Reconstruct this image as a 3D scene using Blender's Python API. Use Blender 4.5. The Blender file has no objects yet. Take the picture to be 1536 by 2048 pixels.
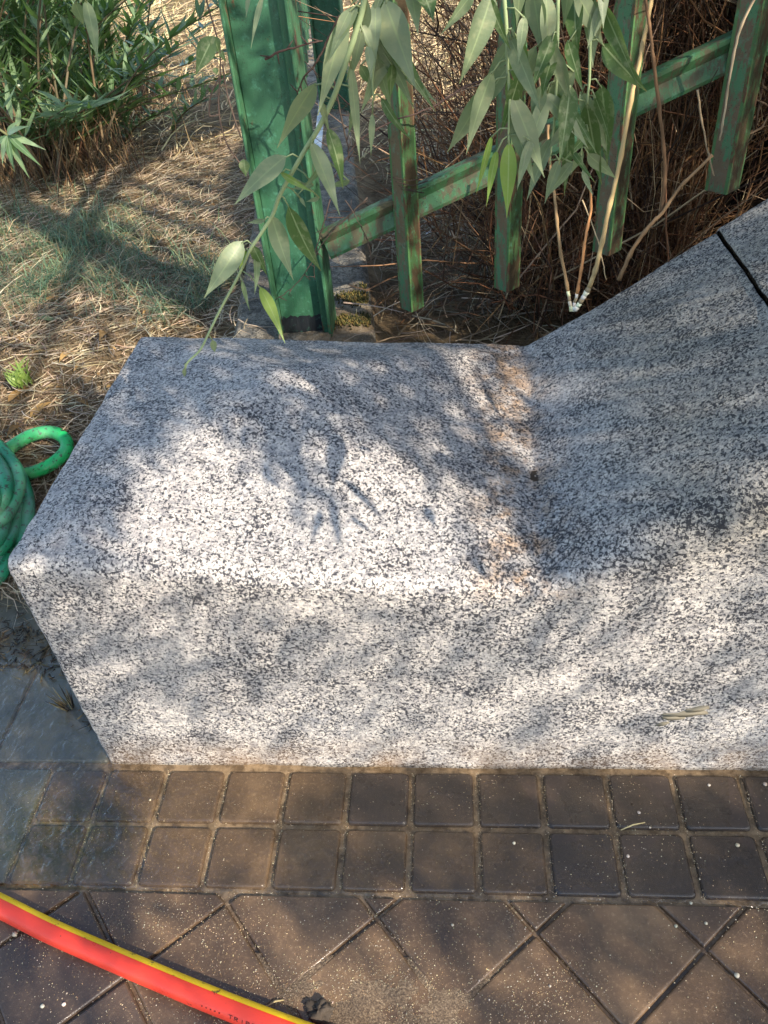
import bpy, math, random
import numpy as np
from mathutils import Vector, noise, Matrix
random.seed(11); rng = np.random.default_rng(11)
scene = bpy.context.scene
C = scene.collection

# ---------------------------------------------------------------- camera
F, HC = 1600.0, 1.45
RW = np.array([[0.9952121914680636, 0.02249745732969091, 0.09511339741084353],
               [0.058203442910115775, 0.6453613586441139, -0.7616567967283114],
               [-0.07851785266258375, 0.7635460570147174, 0.6409620625517041]])
cam_d = bpy.data.cameras.new('camera'); cam = bpy.data.objects.new('camera', cam_d); C.objects.link(cam)
M4 = Matrix([list(RW[0]) + [0], list(RW[1]) + [0], list(RW[2]) + [HC], [0, 0, 0, 1]])
cam.matrix_world = M4
cam_d.sensor_fit = 'VERTICAL'; cam_d.sensor_height = 36.0; cam_d.lens = 36.0 * F / 2048
cam_d.clip_start = 0.02; cam_d.clip_end = 400
scene.camera = cam

# ---------------------------------------------------------------- light
SUN_EL, SUN_AZ = math.radians(36), math.radians(47)      # azimuth from -Y towards +X
S = np.array([math.cos(SUN_EL) * math.sin(SUN_AZ), -math.cos(SUN_EL) * math.cos(SUN_AZ), math.sin(SUN_EL)])
w = bpy.data.worlds.new('World'); scene.world = w; w.use_nodes = True
nt = w.node_tree; nt.nodes.clear()
sky = nt.nodes.new('ShaderNodeTexSky'); sky.sky_type = 'NISHITA'; sky.sun_disc = False
sky.sun_elevation = SUN_EL; sky.sun_rotation = math.atan2(S[0], S[1])
bg = nt.nodes.new('ShaderNodeBackground'); bg.inputs[1].default_value = 0.15
wo = nt.nodes.new('ShaderNodeOutputWorld')
nt.links.new(sky.outputs[0], bg.inputs[0]); nt.links.new(bg.outputs[0], wo.inputs[0])
sd = bpy.data.lights.new('sun', 'SUN'); sd.energy = 3.5; sd.angle = math.radians(0.5); sd.color = (1, 0.89, 0.75)
so = bpy.data.objects.new('sun', sd); C.objects.link(so); so.location = (4, -4, 5)
so.rotation_euler = Vector(S.tolist()).to_track_quat('Z', 'Y').to_euler()
scene.view_settings.view_transform = 'Standard'; scene.view_settings.look = 'None'
scene.view_settings.exposure = 1.46; scene.view_settings.gamma = 1

# ---------------------------------------------------------------- helpers
def ray(px, py): return RW @ np.array([px - 768, -(py - 1024), -F], float)
def atz(px, py, z): d = ray(px, py); return np.array([0, 0, HC]) + d * ((z - HC) / d[2])
def atg(px, py, off=0.0):
    z = .1
    for _ in range(25): p = atz(px, py, z + off); z += .6 * (float(gz(p[0], p[1])) - z)
    return atz(px, py, z + off)
def aty(px, py, y): d = ray(px, py); return np.array([0, 0, HC]) + d * (y / d[1])
def project(P):
    P = np.atleast_2d(P) - np.array([0, 0, HC]); c = P @ RW
    z = np.where(-c[:, 2] > 1e-3, -c[:, 2], 1e-3)
    return 768 + F * c[:, 0] / z, 1024 - F * c[:, 1] / z, -c[:, 2]
def sstep(a, b, x):
    t = np.clip((x - a) / (b - a), 0, 1); return t * t * (3 - 2 * t)
def fb(x, y=0, z=0, o=4): return noise.fractal(Vector((x, y, z)), 1.0, 2.0, o)

class MB:
    def __init__(s): s.v = []; s.f = []; s.uv = []; s.col = []; s.fm = []; s.m = 0
    def quadstrip(s, rows, closed=False, cap=False, col=None):
        """rows: list of equal-length rings of points"""
        b = len(s.v); n = len(rows[0])
        for r in rows:
            for p in r: s.v.append(tuple(p)); s.col.append(col if col is not None else (1, 1, 1))
        for i in range(len(rows) - 1):
            for j in range(n if closed else n - 1):
                k = (j + 1) % n
                s.f.append((b + i * n + j, b + i * n + k, b + (i + 1) * n + k, b + (i + 1) * n + j)); s.fm.append(s.m)
        if cap:
            s.f.append(tuple(b + j for j in range(n))[::-1]); s.fm.append(s.m)
            s.f.append(tuple(b + (len(rows) - 1) * n + j for j in range(n))); s.fm.append(s.m)
    def tube(s, pts, r, n=6, col=None, cap=True):
        pts = [np.array(p, float) for p in pts]; rs = r if hasattr(r, '__len__') else [r] * len(pts)
        rows = []; up = np.array([0.13, 0.21, 0.97])
        t0 = pts[1] - pts[0]
        if abs(np.dot(t0 / (np.linalg.norm(t0) + 1e-9), up)) > .9: up = np.array([.9, .3, .1])
        for i, p in enumerate(pts):
            t = pts[min(i + 1, len(pts) - 1)] - pts[max(i - 1, 0)]; t /= np.linalg.norm(t) + 1e-9
            a = np.cross(up, t); a /= np.linalg.norm(a) + 1e-9; b = np.cross(t, a); up = b
            rows.append([p + rs[i] * (math.cos(2 * math.pi * k / n) * a + math.sin(2 * math.pi * k / n) * b) for k in range(n)])
        s.quadstrip(rows, True, cap and n > 2, col)
    def box(s, lo, hi, col=None):
        x0, y0, z0 = lo; x1, y1, z1 = hi
        s.quadstrip([[(x0, y0, z0), (x1, y0, z0), (x1, y1, z0), (x0, y1, z0)], [(x0, y0, z1), (x1, y0, z1), (x1, y1, z1), (x0, y1, z1)]], True, True, col)
    def leaf(s, a, b, nrm, wd, fold=.25, droop=.1, n=5, col=None, curl=0.0):
        """a lanceolate leaf from a to b; per-vertex colour = (across, along, random)"""
        a = np.array(a, float); b = np.array(b, float); t = b - a; L = np.linalg.norm(t); t /= L
        nrm = np.array(nrm, float); nrm = nrm - t * np.dot(nrm, t); nrm /= np.linalg.norm(nrm) + 1e-9
        sd_ = np.cross(t, nrm); base = len(s.v); rnd = random.random() if col is None else col
        for i in range(n + 1):
            u = i / n; hw = wd * .56 * (math.sin(math.pi * min(1, u ** .74)) * (1 - .62 * u) if 0 < u < 1 else 0.02)
            c = a + t * L * u + nrm * (droop * L * math.sin(math.pi * u) + curl * L * u * u * .5)
            wob = .02 * wd * math.sin(u * 9 + rnd * 30) * (1 - u)
            for k, sg in ((0, -1), (1, 0), (2, 1)):
                s.v.append(tuple(c + sd_ * sg * (hw + wob * abs(sg) * (0 < i < n)) + nrm * fold * hw * abs(sg)))
                s.col.append((k * .5, u, rnd))
        for i in range(n):
            for k in (0, 1):
                q = base + i * 3 + k; s.f.append((q, q + 1, q + 4, q + 3)); s.fm.append(s.m)
    def build(s, name, mat, parent=None, smooth=True, loc=None, colname='col'):
        me = bpy.data.meshes.new(name)
        v = np.array(s.v, float)
        ploc = np.array(parent['_w']) if parent is not None else np.zeros(3)
        if loc is None: loc = ploc if parent is not None else np.zeros(3)
        loc = np.array(loc, float); v = v - loc
        me.from_pydata(v.tolist(), [], s.f)
        mats = mat if isinstance(mat, (list, tuple)) else [mat]
        for m in mats: me.materials.append(m)
        if len(mats) > 1: me.polygons.foreach_set('material_index', s.fm)
        at = me.attributes.new('col', 'FLOAT_COLOR', 'POINT')
        c = np.ones((len(s.v), 4)); c[:, :3] = np.array(s.col, float); at.data.foreach_set('color', c.ravel())
        if smooth: me.polygons.foreach_set('use_smooth', [True] * len(me.polygons))
        me.update()
        o = bpy.data.objects.new(name, me); C.objects.link(o); o.location = loc - ploc; o['_w'] = loc.tolist()
        if parent is not None: o.parent = parent
        return o
def tag(o, label=None, cat=None, group=None, kind=None):
    if label: o['label'] = label
    if cat: o['category'] = cat
    if group: o['group'] = group
    if kind: o['kind'] = kind
    return o
def thing(name, loc, label, cat, group=None):
    o = bpy.data.objects.new(name, None); C.objects.link(o); o.location = loc; o['_w'] = list(map(float, loc)); o.empty_display_size = .05
    return tag(o, label, cat, group)
def smoothpts(pts, k=6):
    P = [np.array(p, float) for p in pts]; P = [2 * P[0] - P[1]] + P + [2 * P[-1] - P[-2]]; out = []
    for i in range(1, len(P) - 2):
        for j in range(k):
            t = j / k
            out.append(.5 * ((2 * P[i]) + (-P[i - 1] + P[i + 1]) * t + (2 * P[i - 1] - 5 * P[i] + 4 * P[i + 1] - P[i + 2]) * t * t + (-P[i - 1] + 3 * P[i] - 3 * P[i + 1] + P[i + 2]) * t ** 3))
    out.append(P[-2]); return out

# ---- node helper
class N:
    def __init__(s, name):
        s.m = bpy.data.materials.new(name); s.m.use_nodes = True; s.t = s.m.node_tree; s.t.nodes.clear()
        s.out = s.n('ShaderNodeOutputMaterial'); s.b = s.n('ShaderNodeBsdfPrincipled'); s.l(s.b.outputs[0], s.out.inputs[0])
        s.tc = s.n('ShaderNodeTexCoord')
    def n(s, typ, **k):
        q = s.t.nodes.new(typ)
        for a, b in k.items(): setattr(q, a, b)
        return q
    def l(s, a, b): s.t.links.new(a, b)
    def put(s, sock, v):
        if hasattr(v, 'is_linked') or hasattr(v, 'links'): s.l(v, sock)
        elif isinstance(v, (tuple, list)): sock.default_value = tuple(v) + ((1,) if len(v) == 3 and len(sock.default_value) == 4 else ())
        else: sock.default_value = v
    def coord(s, scale=(1, 1, 1), rot=(0, 0, 0), src=None):
        mp = s.n('ShaderNodeMapping'); s.l(src or s.tc.outputs['Object'], mp.inputs[0]); mp.inputs['Scale'].default_value = scale; mp.inputs['Rotation'].default_value = rot
        return mp.outputs[0]
    def noise(s, scale, detail=4, rough=.55, vec=None, dist=0, col=False):
        q = s.n('ShaderNodeTexNoise'); s.l(vec or s.tc.outputs['Object'], q.inputs['Vector'])
        q.inputs['Scale'].default_value = scale; q.inputs['Detail'].default_value = detail; q.inputs['Roughness'].default_value = rough; q.inputs['Distortion'].default_value = dist
        return q.outputs[1 if col else 0]
    def vor(s, scale, vec=None, feature='F1', out=0):
        q = s.n('ShaderNodeTexVoronoi', feature=feature); s.l(vec or s.tc.outputs['Object'], q.inputs['Vector']); q.inputs['Scale'].default_value = scale
        return q.outputs[out]
    def ramp(s, fac, stops, interp='LINEAR'):
        q = s.n('ShaderNodeValToRGB'); s.put(q.inputs[0], fac); cr = q.color_ramp; cr.interpolation = interp
        while len(cr.elements) < len(stops): cr.elements.new(.5)
        for e, (p, c) in zip(cr.elements, stops):
            e.position = p; e.color = (c, c, c, 1) if not hasattr(c, '__len__') else tuple(c) + (1,)
        return q.outputs[0]
    def mix(s, f, a, b, typ='MIX'):
        q = s.n('ShaderNodeMix', data_type='RGBA', blend_type=typ); s.put(q.inputs[0], f); s.put(q.inputs[6], a); s.put(q.inputs[7], b); return q.outputs[2]
    def math(s, op, a, b=0.0, c=None):
        q = s.n('ShaderNodeMath', operation=op); s.put(q.inputs[0], a); s.put(q.inputs[1], b)
        if c is not None: s.put(q.inputs[2], c)
        return q.outputs[0]
    def attr(s, name='col'):
        q = s.n('ShaderNodeAttribute', attribute_name=name); return q.outputs['Color']
    def sep(s, v):
        q = s.n('ShaderNodeSeparateXYZ'); s.l(v, q.inputs[0]); return q.outputs
    def bump(s, h, strength=.5, dist=.01, normal=None):
        q = s.n('ShaderNodeBump'); s.put(q.inputs['Height'], h); q.inputs['Strength'].default_value = strength; q.inputs['Distance'].default_value = dist
        if normal is not None: s.l(normal, q.inputs['Normal'])
        return q.outputs[0]
    def fin(s, base=None, rough=None, nrm=None, spec=None, metal=None, trans=None, transw=.3):
        if base is not None: s.put(s.b.inputs['Base Color'], base)
        if rough is not None: s.put(s.b.inputs['Roughness'], rough)
        if nrm is not None: s.l(nrm, s.b.inputs['Normal'])
        if spec is not None: s.b.inputs['Specular IOR Level'].default_value = spec
        if metal is not None: s.put(s.b.inputs['Metallic'], metal)
        if trans is not None:
            t = s.n('ShaderNodeBsdfTranslucent'); s.put(t.inputs[0], trans); mx = s.n('ShaderNodeMixShader'); mx.inputs[0].default_value = transw
            s.l(s.b.outputs[0], mx.inputs[1]); s.l(t.outputs[0], mx.inputs[2]); s.l(mx.outputs[0], s.out.inputs[0])
        return s.m

# ---------------------------------------------------------------- materials
def mat_granite():
    g = N('granite'); v = g.coord((1, 1.0, 1.04), (0, math.radians(-7), .3))
    big = g.noise(3.2, 3, .5)
    n1 = g.noise(190, 3, .68, v, .5); n2 = g.noise(240, 3, .65, v, .3); n3 = g.noise(62, 4, .65, v); n4 = g.noise(95, 4, .6, g.coord((.8, 1, 1.2), (.3, .2, .5)), .4)
    bands = g.noise(11, 4, .65, g.coord((.75, .9, 1.25), (0, .3, .2)))
    clump = g.noise(4.5, 4, .6, None, .6)
    thr = g.math('ADD', g.math('ADD', g.math('MULTIPLY', g.math('SUBTRACT', bands, .5), .24), g.math('MULTIPLY', g.math('SUBTRACT', clump, .5), .16)), n1)
    base = g.ramp(big, [(.3, (.47, .43, .40)), (.5, (.50, .47, .435)), (.7, (.45, .44, .435))])
    base = g.mix(g.ramp(n3, [(.38, 0), (.56, 1)]), base, (.74, .69, .62))
    c = g.mix(g.math('MULTIPLY', g.ramp(n2, [(.44, 0), (.58, 1)]), .55), base, (.19, .19, .205))
    c = g.mix(g.math('MULTIPLY', g.ramp(n4, [(.50, 0), (.60, 1)]), .6), c, (.20, .20, .215))
    c = g.mix(g.math('MULTIPLY', g.ramp(thr, [(.515, 0), (.56, 1)]), .93), c, (.020, .022, .032))
    spot = g.ramp(g.noise(34, 4, .65, v, 1.0), [(.655, 0), (.69, 1)])
    c = g.mix(g.math('MULTIPLY', spot, .8), c, (.035, .037, .045))
    white = g.ramp(g.noise(26, 3, .6, g.coord((.8, 1, 1), (0, 0, .4)), .4), [(.64, 0), (.72, 1)])
    c = g.mix(g.math('MULTIPLY', white, .5), c, (.60, .57, .53))
    p = g.sep(g.tc.outputs['Object'])
    foot = g.math('MULTIPLY', g.ramp(p[2], [(0.0, 1), (.035, .7), (.11, 0)]), g.ramp(g.noise(9, 4, .6), [(.35, .1), (.65, 1)]))
    c = g.mix(g.math('MULTIPLY', foot, .6), c, (.24, .14, .06))
    dv = g.math('ABSOLUTE', g.math('SUBTRACT', p[0], .105))
    val = g.math('MULTIPLY', g.ramp(dv, [(.02, 1), (.115, 0)]), g.ramp(g.noise(22, 5, .7), [(.42, 0), (.60, 1)]))
    val = g.math('MULTIPLY', val, g.ramp(p[2], [(.47, 0), (.5, 1)]))
    c = g.mix(g.math('MULTIPLY', val, .8), c, g.mix(1.0, c, (.82, .54, .31), 'MULTIPLY'))
    c = g.mix(1.0, c, (.80, .79, .78), 'MULTIPLY')
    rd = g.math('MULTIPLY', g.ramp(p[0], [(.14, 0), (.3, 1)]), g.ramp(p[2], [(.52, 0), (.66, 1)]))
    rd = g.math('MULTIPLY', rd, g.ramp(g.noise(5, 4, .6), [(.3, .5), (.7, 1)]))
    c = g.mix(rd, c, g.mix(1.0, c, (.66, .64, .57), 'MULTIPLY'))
    b1 = g.bump(g.noise(85, 5, .75, v), .45, .005); b2 = g.bump(n1, .4, .003, b1)
    return g.fin(c, g.ramp(n2, [(.3, .8), (.7, .6)]), b2, .3)
def mat_paver():
    g = N('wet_brown_paver'); a = g.sep(g.attr())
    big = g.noise(5, 5, .6); fine = g.noise(160, 4, .7); mid = g.noise(32, 5, .65)
    c = g.ramp(big, [(.3, (.040, .025, .016)), (.5, (.115, .072, .040)), (.7, (.23, .145, .078))])
    c = g.mix(g.ramp(mid, [(.35, 0), (.7, .5)]), c, (.08, .052, .036))
    c = g.mix(g.ramp(fine, [(.55, 0), (.75, .55)]), c, (.36, .25, .15))
    c = g.mix(g.ramp(a[0], [(0, .75), (.25, .5), (.5, .12), (1, 0)]), c, (.026, .024, .027))
    c = g.mix(g.math('MULTIPLY', g.math('GREATER_THAN', a[0], 1.2), .7), c, g.ramp(g.noise(9, 5, .65), [(.35, (.07, .072, .055)), (.5, (.13, .13, .10)), (.68, (.20, .16, .09))]))
    c = g.mix(g.math('MULTIPLY', a[1], .8), c, g.mix(g.ramp(g.noise(40, 5, .7), [(.4, 0), (.6, 1)]), (.10, .065, .035), (.30, .21, .125)))
    r = g.math('SUBTRACT', g.ramp(g.noise(7, 4, .6), [(.35, .17), (.65, .42)]), g.math('MULTIPLY', a[2], .14))
    return g.fin(c, r, g.bump(g.math('ADD', g.math('MULTIPLY', fine, .6), g.noise(420, 2, .6)), .35, .0015, g.bump(mid, .25, .004)), .5)
def mat_soil():
    g = N('dry_soil'); p = g.noise(1.6, 5, .6); f = g.noise(60, 6, .7); h = g.noise(9, 5, .65)
    c = g.ramp(h, [(.3, (.07, .045, .027)), (.5, (.17, .12, .068)), (.72, (.32, .23, .13))])
    c = g.mix(g.ramp(f, [(.45, 0), (.7, .7)]), c, (.36, .26, .15))
    c = g.mix(g.ramp(p, [(.4, 0), (.7, .4)]), c, (.08, .065, .035))
    return g.fin(c, .95, g.bump(f, .8, .02, g.bump(h, .6, .05)), .1)
def mat_attr(name, rough=.8, mul=1.0, trans=None):
    g = N(name); c = g.attr()
    return g.fin(c, rough, None, .3, None, c if trans else None, trans or .3)
def mat_leaf(name, dark, light, mid, rough=.45, tr=.35, tcol=None, mott=(.4, .42, .2), mamt=.0):
    g = N(name); a = g.sep(g.attr())
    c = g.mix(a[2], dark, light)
    c = g.mix(g.ramp(g.noise(90, 4, .6), [(.5, 0), (.68, mamt)]), c, mott)
    c = g.mix(g.math('MULTIPLY', g.ramp(a[1], [(.9, 0), (1, .7)]), g.ramp(a[2], [(.3, 1), (.6, .2)])), c, (.20, .12, .04))
    m = g.ramp(g.math('ABSOLUTE', g.math('SUBTRACT', a[0], .5)), [(.02, 1), (.05, 0)])
    c = g.mix(g.math('MULTIPLY', m, .8), c, mid)
    vein = g.n('ShaderNodeTexWave'); cv = g.n('ShaderNodeCombineXYZ'); g.l(g.math('ABSOLUTE', g.math('SUBTRACT', a[0], .5)), cv.inputs[0]); g.l(a[1], cv.inputs[1]); 
    mp = g.coord((-2.2, 8, 1), src=cv.outputs[0]); g.l(mp, vein.inputs[0]); vein.bands_direction = 'Y'; vein.inputs['Scale'].default_value = .8
    nb = g.bump(vein.outputs[1], .06, .0008, g.bump(g.noise(40, 3), .25, .004))
    return g.fin(c, rough, nb, .35, None, tcol or light, tr)
def mat_paint(name, green, worn=.5, wornc=(.10, .052, .025), seed=0, grime=True, pale=0.0):
    g = N(name); v = g.coord((1, 1, .35)); v2 = g.coord((1, 1, 1))
    n = g.noise(34, 7, .75, v); sp = g.noise(230, 3, .6)
    c = g.mix(g.ramp(g.noise(9, 4), [(.3, 0), (.7, 1)]), green, tuple(x * .72 for x in green))
    c = g.mix(g.ramp(g.noise(55, 5, .7), [(.55, 0), (.72, .5)]), c, (.10, .30, .20))
    c = g.mix(g.ramp(n, [(worn - .03, 0), (worn + .02, 1)]), c, wornc)
    c = g.mix(g.ramp(sp, [(.66, 0), (.69, .9)]), c, (.015, .018, .012))
    c = g.mix(g.math('MULTIPLY', g.ramp(g.noise(75, 6, .8), [(.57, 0), (.62, .85)]), g.ramp(g.noise(7, 3), [(.45, 0), (.6, 1)])), c, (.02, .022, .015))
    if grime: c = g.mix(g.ramp(g.vor(150), [(.05, 1), (.09, 0)]), c, (.30, .26, .08))
    return g.fin(c, g.ramp(n, [(.4, .4), (.6, .8)]), g.bump(n, .5, .003, g.bump(sp, .3, .001)), .4)
def mat_concrete():
    g = N('weathered_concrete'); f = g.noise(120, 5, .7); m = g.noise(14, 5, .65)
    c = g.ramp(m, [(.35, (.08, .068, .05)), (.5, (.20, .175, .135)), (.62, (.33, .29, .22))])
    c = g.mix(g.ramp(f, [(.48, 0), (.6, .8)]), c, (.06, .055, .045)); c = g.mix(g.ramp(g.noise(190, 3, .6), [(.6, 0), (.66, .7)]), c, (.42, .39, .33))
    c = g.mix(g.ramp(g.noise(4, 4, .6), [(.55, 0), (.65, .7)]), c, (.22, .15, .08))
    return g.fin(c, .9, g.bump(f, 1, .01, g.bump(m, .9, .02)), .2)
def mat_bark():
    g = N('dark_bark'); v = g.coord((1, 1, .22)); n = g.noise(22, 6, .7, v, .6)
    c = g.ramp(n, [(.38, (.008, .006, .005)), (.52, (.035, .024, .017)), (.66, (.12, .085, .055))])
    return g.fin(c, .95, g.bump(n, 1, .04), .15)
def mat_hose(name, c1, dirt=.5, rough=.35, stripe=None):
    g = N(name); c = g.mix(g.ramp(g.noise(12, 4), [(.35, 0), (.65, .35)]), c1, tuple(x * .6 for x in c1))
    if dirt != 0:
        c = g.mix(g.ramp(g.noise(70, 5, .75), [(.62 - .08 * dirt, 0), (.66 - .08 * dirt, .9)]), c, (.03, .025, .015))
        if dirt > .3: c = g.mix(g.ramp(g.noise(8, 3), [(.45, 0), (.7, .3)]), c, (.35, .42, .35))
    return g.fin(c, g.ramp(g.noise(20, 4, .6), [(.3, rough - .08), (.7, rough + .2)]), g.bump(g.noise(420, 2), .3, .0012, g.bump(g.noise(30, 3), .2, .004)), .5)
def mat_water():
    g = N('clear_water'); g.t.nodes.remove(g.b)
    tc_ = g.sep(g.attr()); tr = g.n('ShaderNodeBsdfTransparent'); g.put(tr.inputs[0], g.mix(g.ramp(g.noise(55, 4, .6, None, 1.2), [(.35, 0), (.6, 1)]), (.97, .97, .95), g.mix(tc_[0], (.93, .93, .90), (.55, .62, .38))))
    gl = g.n('ShaderNodeBsdfGlossy'); gl.inputs['Roughness'].default_value = .03
    rip = g.noise(30, 3, .5, None, 1.4); nb = g.bump(rip, .5, .012, g.bump(g.noise(7, 2), .3, .02))
    g.l(nb, gl.inputs['Normal']); ge = g.n('ShaderNodeNewGeometry'); dt = g.n('ShaderNodeVectorMath', operation='DOT_PRODUCT'); g.l(ge.outputs['Incoming'], dt.inputs[0]); g.l(nb, dt.inputs[1])
    cs = g.math('SUBTRACT', 1.0, g.math('MINIMUM', g.math('ABSOLUTE', dt.outputs['Value']), 1.0)); frs = g.math('MULTIPLY_ADD', g.math('POWER', cs, 5.0), .92, g.math('MULTIPLY_ADD', tc_[1], .05, .022))
    mx = g.n('ShaderNodeMixShader'); g.l(frs, mx.inputs[0]); g.l(tr.outputs[0], mx.inputs[1]); g.l(gl.outputs[0], mx.inputs[2]); g.l(mx.outputs[0], g.out.inputs[0])
    return g.m
M = dict(granite=mat_granite(), paver=mat_paver(), soil=mat_soil(), concrete=mat_concrete(), bark=mat_bark(), water=mat_water(),
         straw=mat_attr('dry_straw', .7, 1, .15), grass=mat_attr('grass_blades', .5, 1, .35), twig=mat_attr('twig_bark', .8), grain=mat_attr('sand_grain', .45),
         post=mat_paint('green_post_paint', (.032, .118, .060), .66, grime=False), rail=mat_paint('worn_green_paint', (.045, .125, .05), .53, (.065, .06, .032)),
         bal=mat_paint('green_baluster_paint', (.07, .165, .055), .53), brownp=mat_paint('bare_brown_primer', (.15, .105, .06), .53, (.07, .17, .08)),
         darkp=mat_paint('dark_green_worn_paint', (.04, .085, .03), .5, (.045, .03, .012)),
         black=mat_paint('black_post_primer', (.012, .016, .02), .8, grime=False), oldg=mat_paint('plain_green_paint', (.045, .14, .065), .60),
         steel=mat_attr('pale_metal', .4),
         hose=mat_hose('green_hose_rubber', (.01, .42, .10), .7), hose2=mat_hose('dull_green_hose_rubber', (.02, .24, .11), .9),
         red=mat_hose('red_hose_rubber', (.80, .055, .028), -.35, .3), yellow=mat_hose('yellow_stripe', (.78, .52, .01), .12, .35), ink=mat_attr('black_ink', .5),
         willow=mat_leaf('willow_leaf', (.07, .125, .04), (.25, .30, .19), (.34, .42, .22), .42, .38, (.17, .27, .06), (.36, .38, .22), .6),
         willow_y=mat_leaf('young_willow_leaf', (.16, .27, .04), (.28, .38, .09), (.4, .5, .2), .4, .4, (.3, .42, .05), (.35, .38, .15), .4),
         canopy=mat_leaf('crown_leaf', (.04, .09, .02), (.09, .15, .05), (.2, .3, .1), .45, .25, (.08, .16, .02)),
         oleander=mat_leaf('oleander_leaf', (.08, .15, .06), (.25, .34, .19), (.30, .40, .24), .28, .35, (.14, .28, .04)),
         dryleaf=mat_leaf('dead_leaf', (.20, .10, .03), (.42, .27, .10), (.3, .2, .1), .7, .2, (.3, .16, .05)))
def jit(c, a=.25):
    k = 1 + random.uniform(-a, a); return tuple(min(1, x * k * (1 + random.uniform(-.08, .08))) for x in c)

# ---------------------------------------------------------------- granite blocks
X0, XJ, YF, YB = -.758, .546, .917, 1.708
def plane3(p, q, r):
    n = np.cross(np.array(q) - p, np.array(r) - p); return (-n[0] / n[2], -n[1] / n[2], p[2] + (n[0] * p[0] + n[1] * p[1]) / n[2])
AP, FL, BL_, FV, BV = (-.34, 1.40, .655), (-.742, .93, .586), (-.758, 1.70, .588), (.130, .93, .504), (.160, 1.70, .518)
FAC = [plane3(AP, FL, FV), plane3(AP, FL, BL_), plane3(AP, FV, BV), plane3(AP, BL_, BV)]
def smin(a, b, k):
    h = max(k - abs(a - b), 0) / k; return min(a, b) - h * h * k * .25
def ztop(x, y):
    t = (y - YF) / (YB - YF)
    zv = .504 + .014 * t; xv = .130 + .030 * t
    left = 9.
    for a_, b_, c_ in FAC: left = smin(left, a_ * x + b_ * y + c_, .008)
    if x > xv: left = zv - (x - xv) * .3
    ramp_ = zv + (x - xv) * .655
    k = .006; h = max(k - abs(left - ramp_), 0) / k
    return max(left, ramp_) + h * h * k * .25
def granite_mesh(xa, xb, dz, res, rndl=.012, rndr=.006):
    mb = MB(); xs = list(np.arange(xa, xb, res)) + [xb]
    xs = sorted(set([round(xa + rndl * (1 - math.cos(a)), 5) for a in np.linspace(0, math.pi / 2, 6)] + [round(xb - rndr * (1 - math.cos(a)), 5) for a in np.linspace(0, math.pi / 2, 4)] + [x for x in xs if xa + rndl < x < xb - rndr]))
    rows = []
    for x in xs:
        ins = 0
        if x < xa + rndl: ins = rndl * (1 - math.sqrt(max(0, 1 - ((xa + rndl - x) / rndl) ** 2)))
        if x > xb - rndr: ins = rndr * (1 - math.sqrt(max(0, 1 - ((x - xb + rndr) / rndr) ** 2)))
        rf = .022 + .010 * float(sstep(-.74, -.6, x)) - .012 * math.exp(-((x - .13) / .05) ** 2) + .036 * float(sstep(.16, .36, x)) + .006 * fb(x * 5, 3.3); rb = .014 + .01 * float(sstep(.12, .3, x))
        yf, yb = YF + ins, YB - ins; pts = []
        zf = ztop(x, YF + rf) + dz - ins; zb = ztop(x, YB - rb) + dz - ins
        nv = max(6, int(zf / res))
        for i in range(nv): pts.append((yf, -.02 + (zf - rf + .02) * i / nv))
        for a in np.linspace(0, math.pi / 2, 7)[:-1]: pts.append((yf + rf * (1 - math.cos(a)), zf - rf + rf * math.sin(a)))
        nt_ = int((yb - rb - yf - rf) / res)
        for i in range(nt_):
            y = yf + rf + (yb - rb - yf - rf) * i / nt_; pts.append((y, ztop(x, y) + dz - ins))
        for a in np.linspace(0, math.pi / 2, 6)[:-1]: pts.append((yb - rb + rb * math.sin(a), zb - rb + rb * math.cos(a)))
        for i in range(12): pts.append((yb, zb - rb - (zb - rb + .02) * i / 11))
        # resample to a fixed count
        P = np.array(pts); d = np.r_[0, np.cumsum(np.linalg.norm(np.diff(P, axis=0), axis=1))]
        n = int(2.05 / res); q = np.linspace(0, d[-1], n); P = np.c_[np.interp(q, d, P[:, 0]), np.interp(q, d, P[:, 1])]
        T = np.gradient(P, axis=0); nr = np.c_[-T[:, 1], T[:, 0]]; nr /= np.linalg.norm(nr, axis=1)[:, None] + 1e-9
        row = []
        for (y, z), m in zip(P, nr):
            e = .0038 * noise.noise(Vector((x * 6, y * 6, z * 6))) + .0016 * noise.noise(Vector((x * 22, y * 22, z * 22))) + .0007 * noise.noise(Vector((x * 95, y * 95, z * 95)))
            ex = .0025 * noise.noise(Vector((9 + x * 25, y * 25, z * 25))) if ins > 0 else 0
            sh = max(0, .70 - z) * .17 * float(sstep(.1, .54, x))
            row.append((x + ex + sh, y + m[0] * e, z + m[1] * e))
        rows.append(row)
    mb.quadstrip(rows, False, False)
    b = len(rows[0]); L = len(mb.v) - b
    mb.f.append(tuple(range(b))); mb.fm.append(0); mb.f.append(tuple(range(L, L + b))[::-1]); mb.fm.append(0)
    return mb
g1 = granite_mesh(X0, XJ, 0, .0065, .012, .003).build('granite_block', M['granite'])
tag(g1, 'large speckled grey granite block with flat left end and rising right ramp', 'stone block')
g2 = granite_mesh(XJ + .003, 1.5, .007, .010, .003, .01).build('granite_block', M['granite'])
tag(g2, 'granite block at the right edge, beyond the dark joint, continuing the slope', 'stone block')
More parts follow.
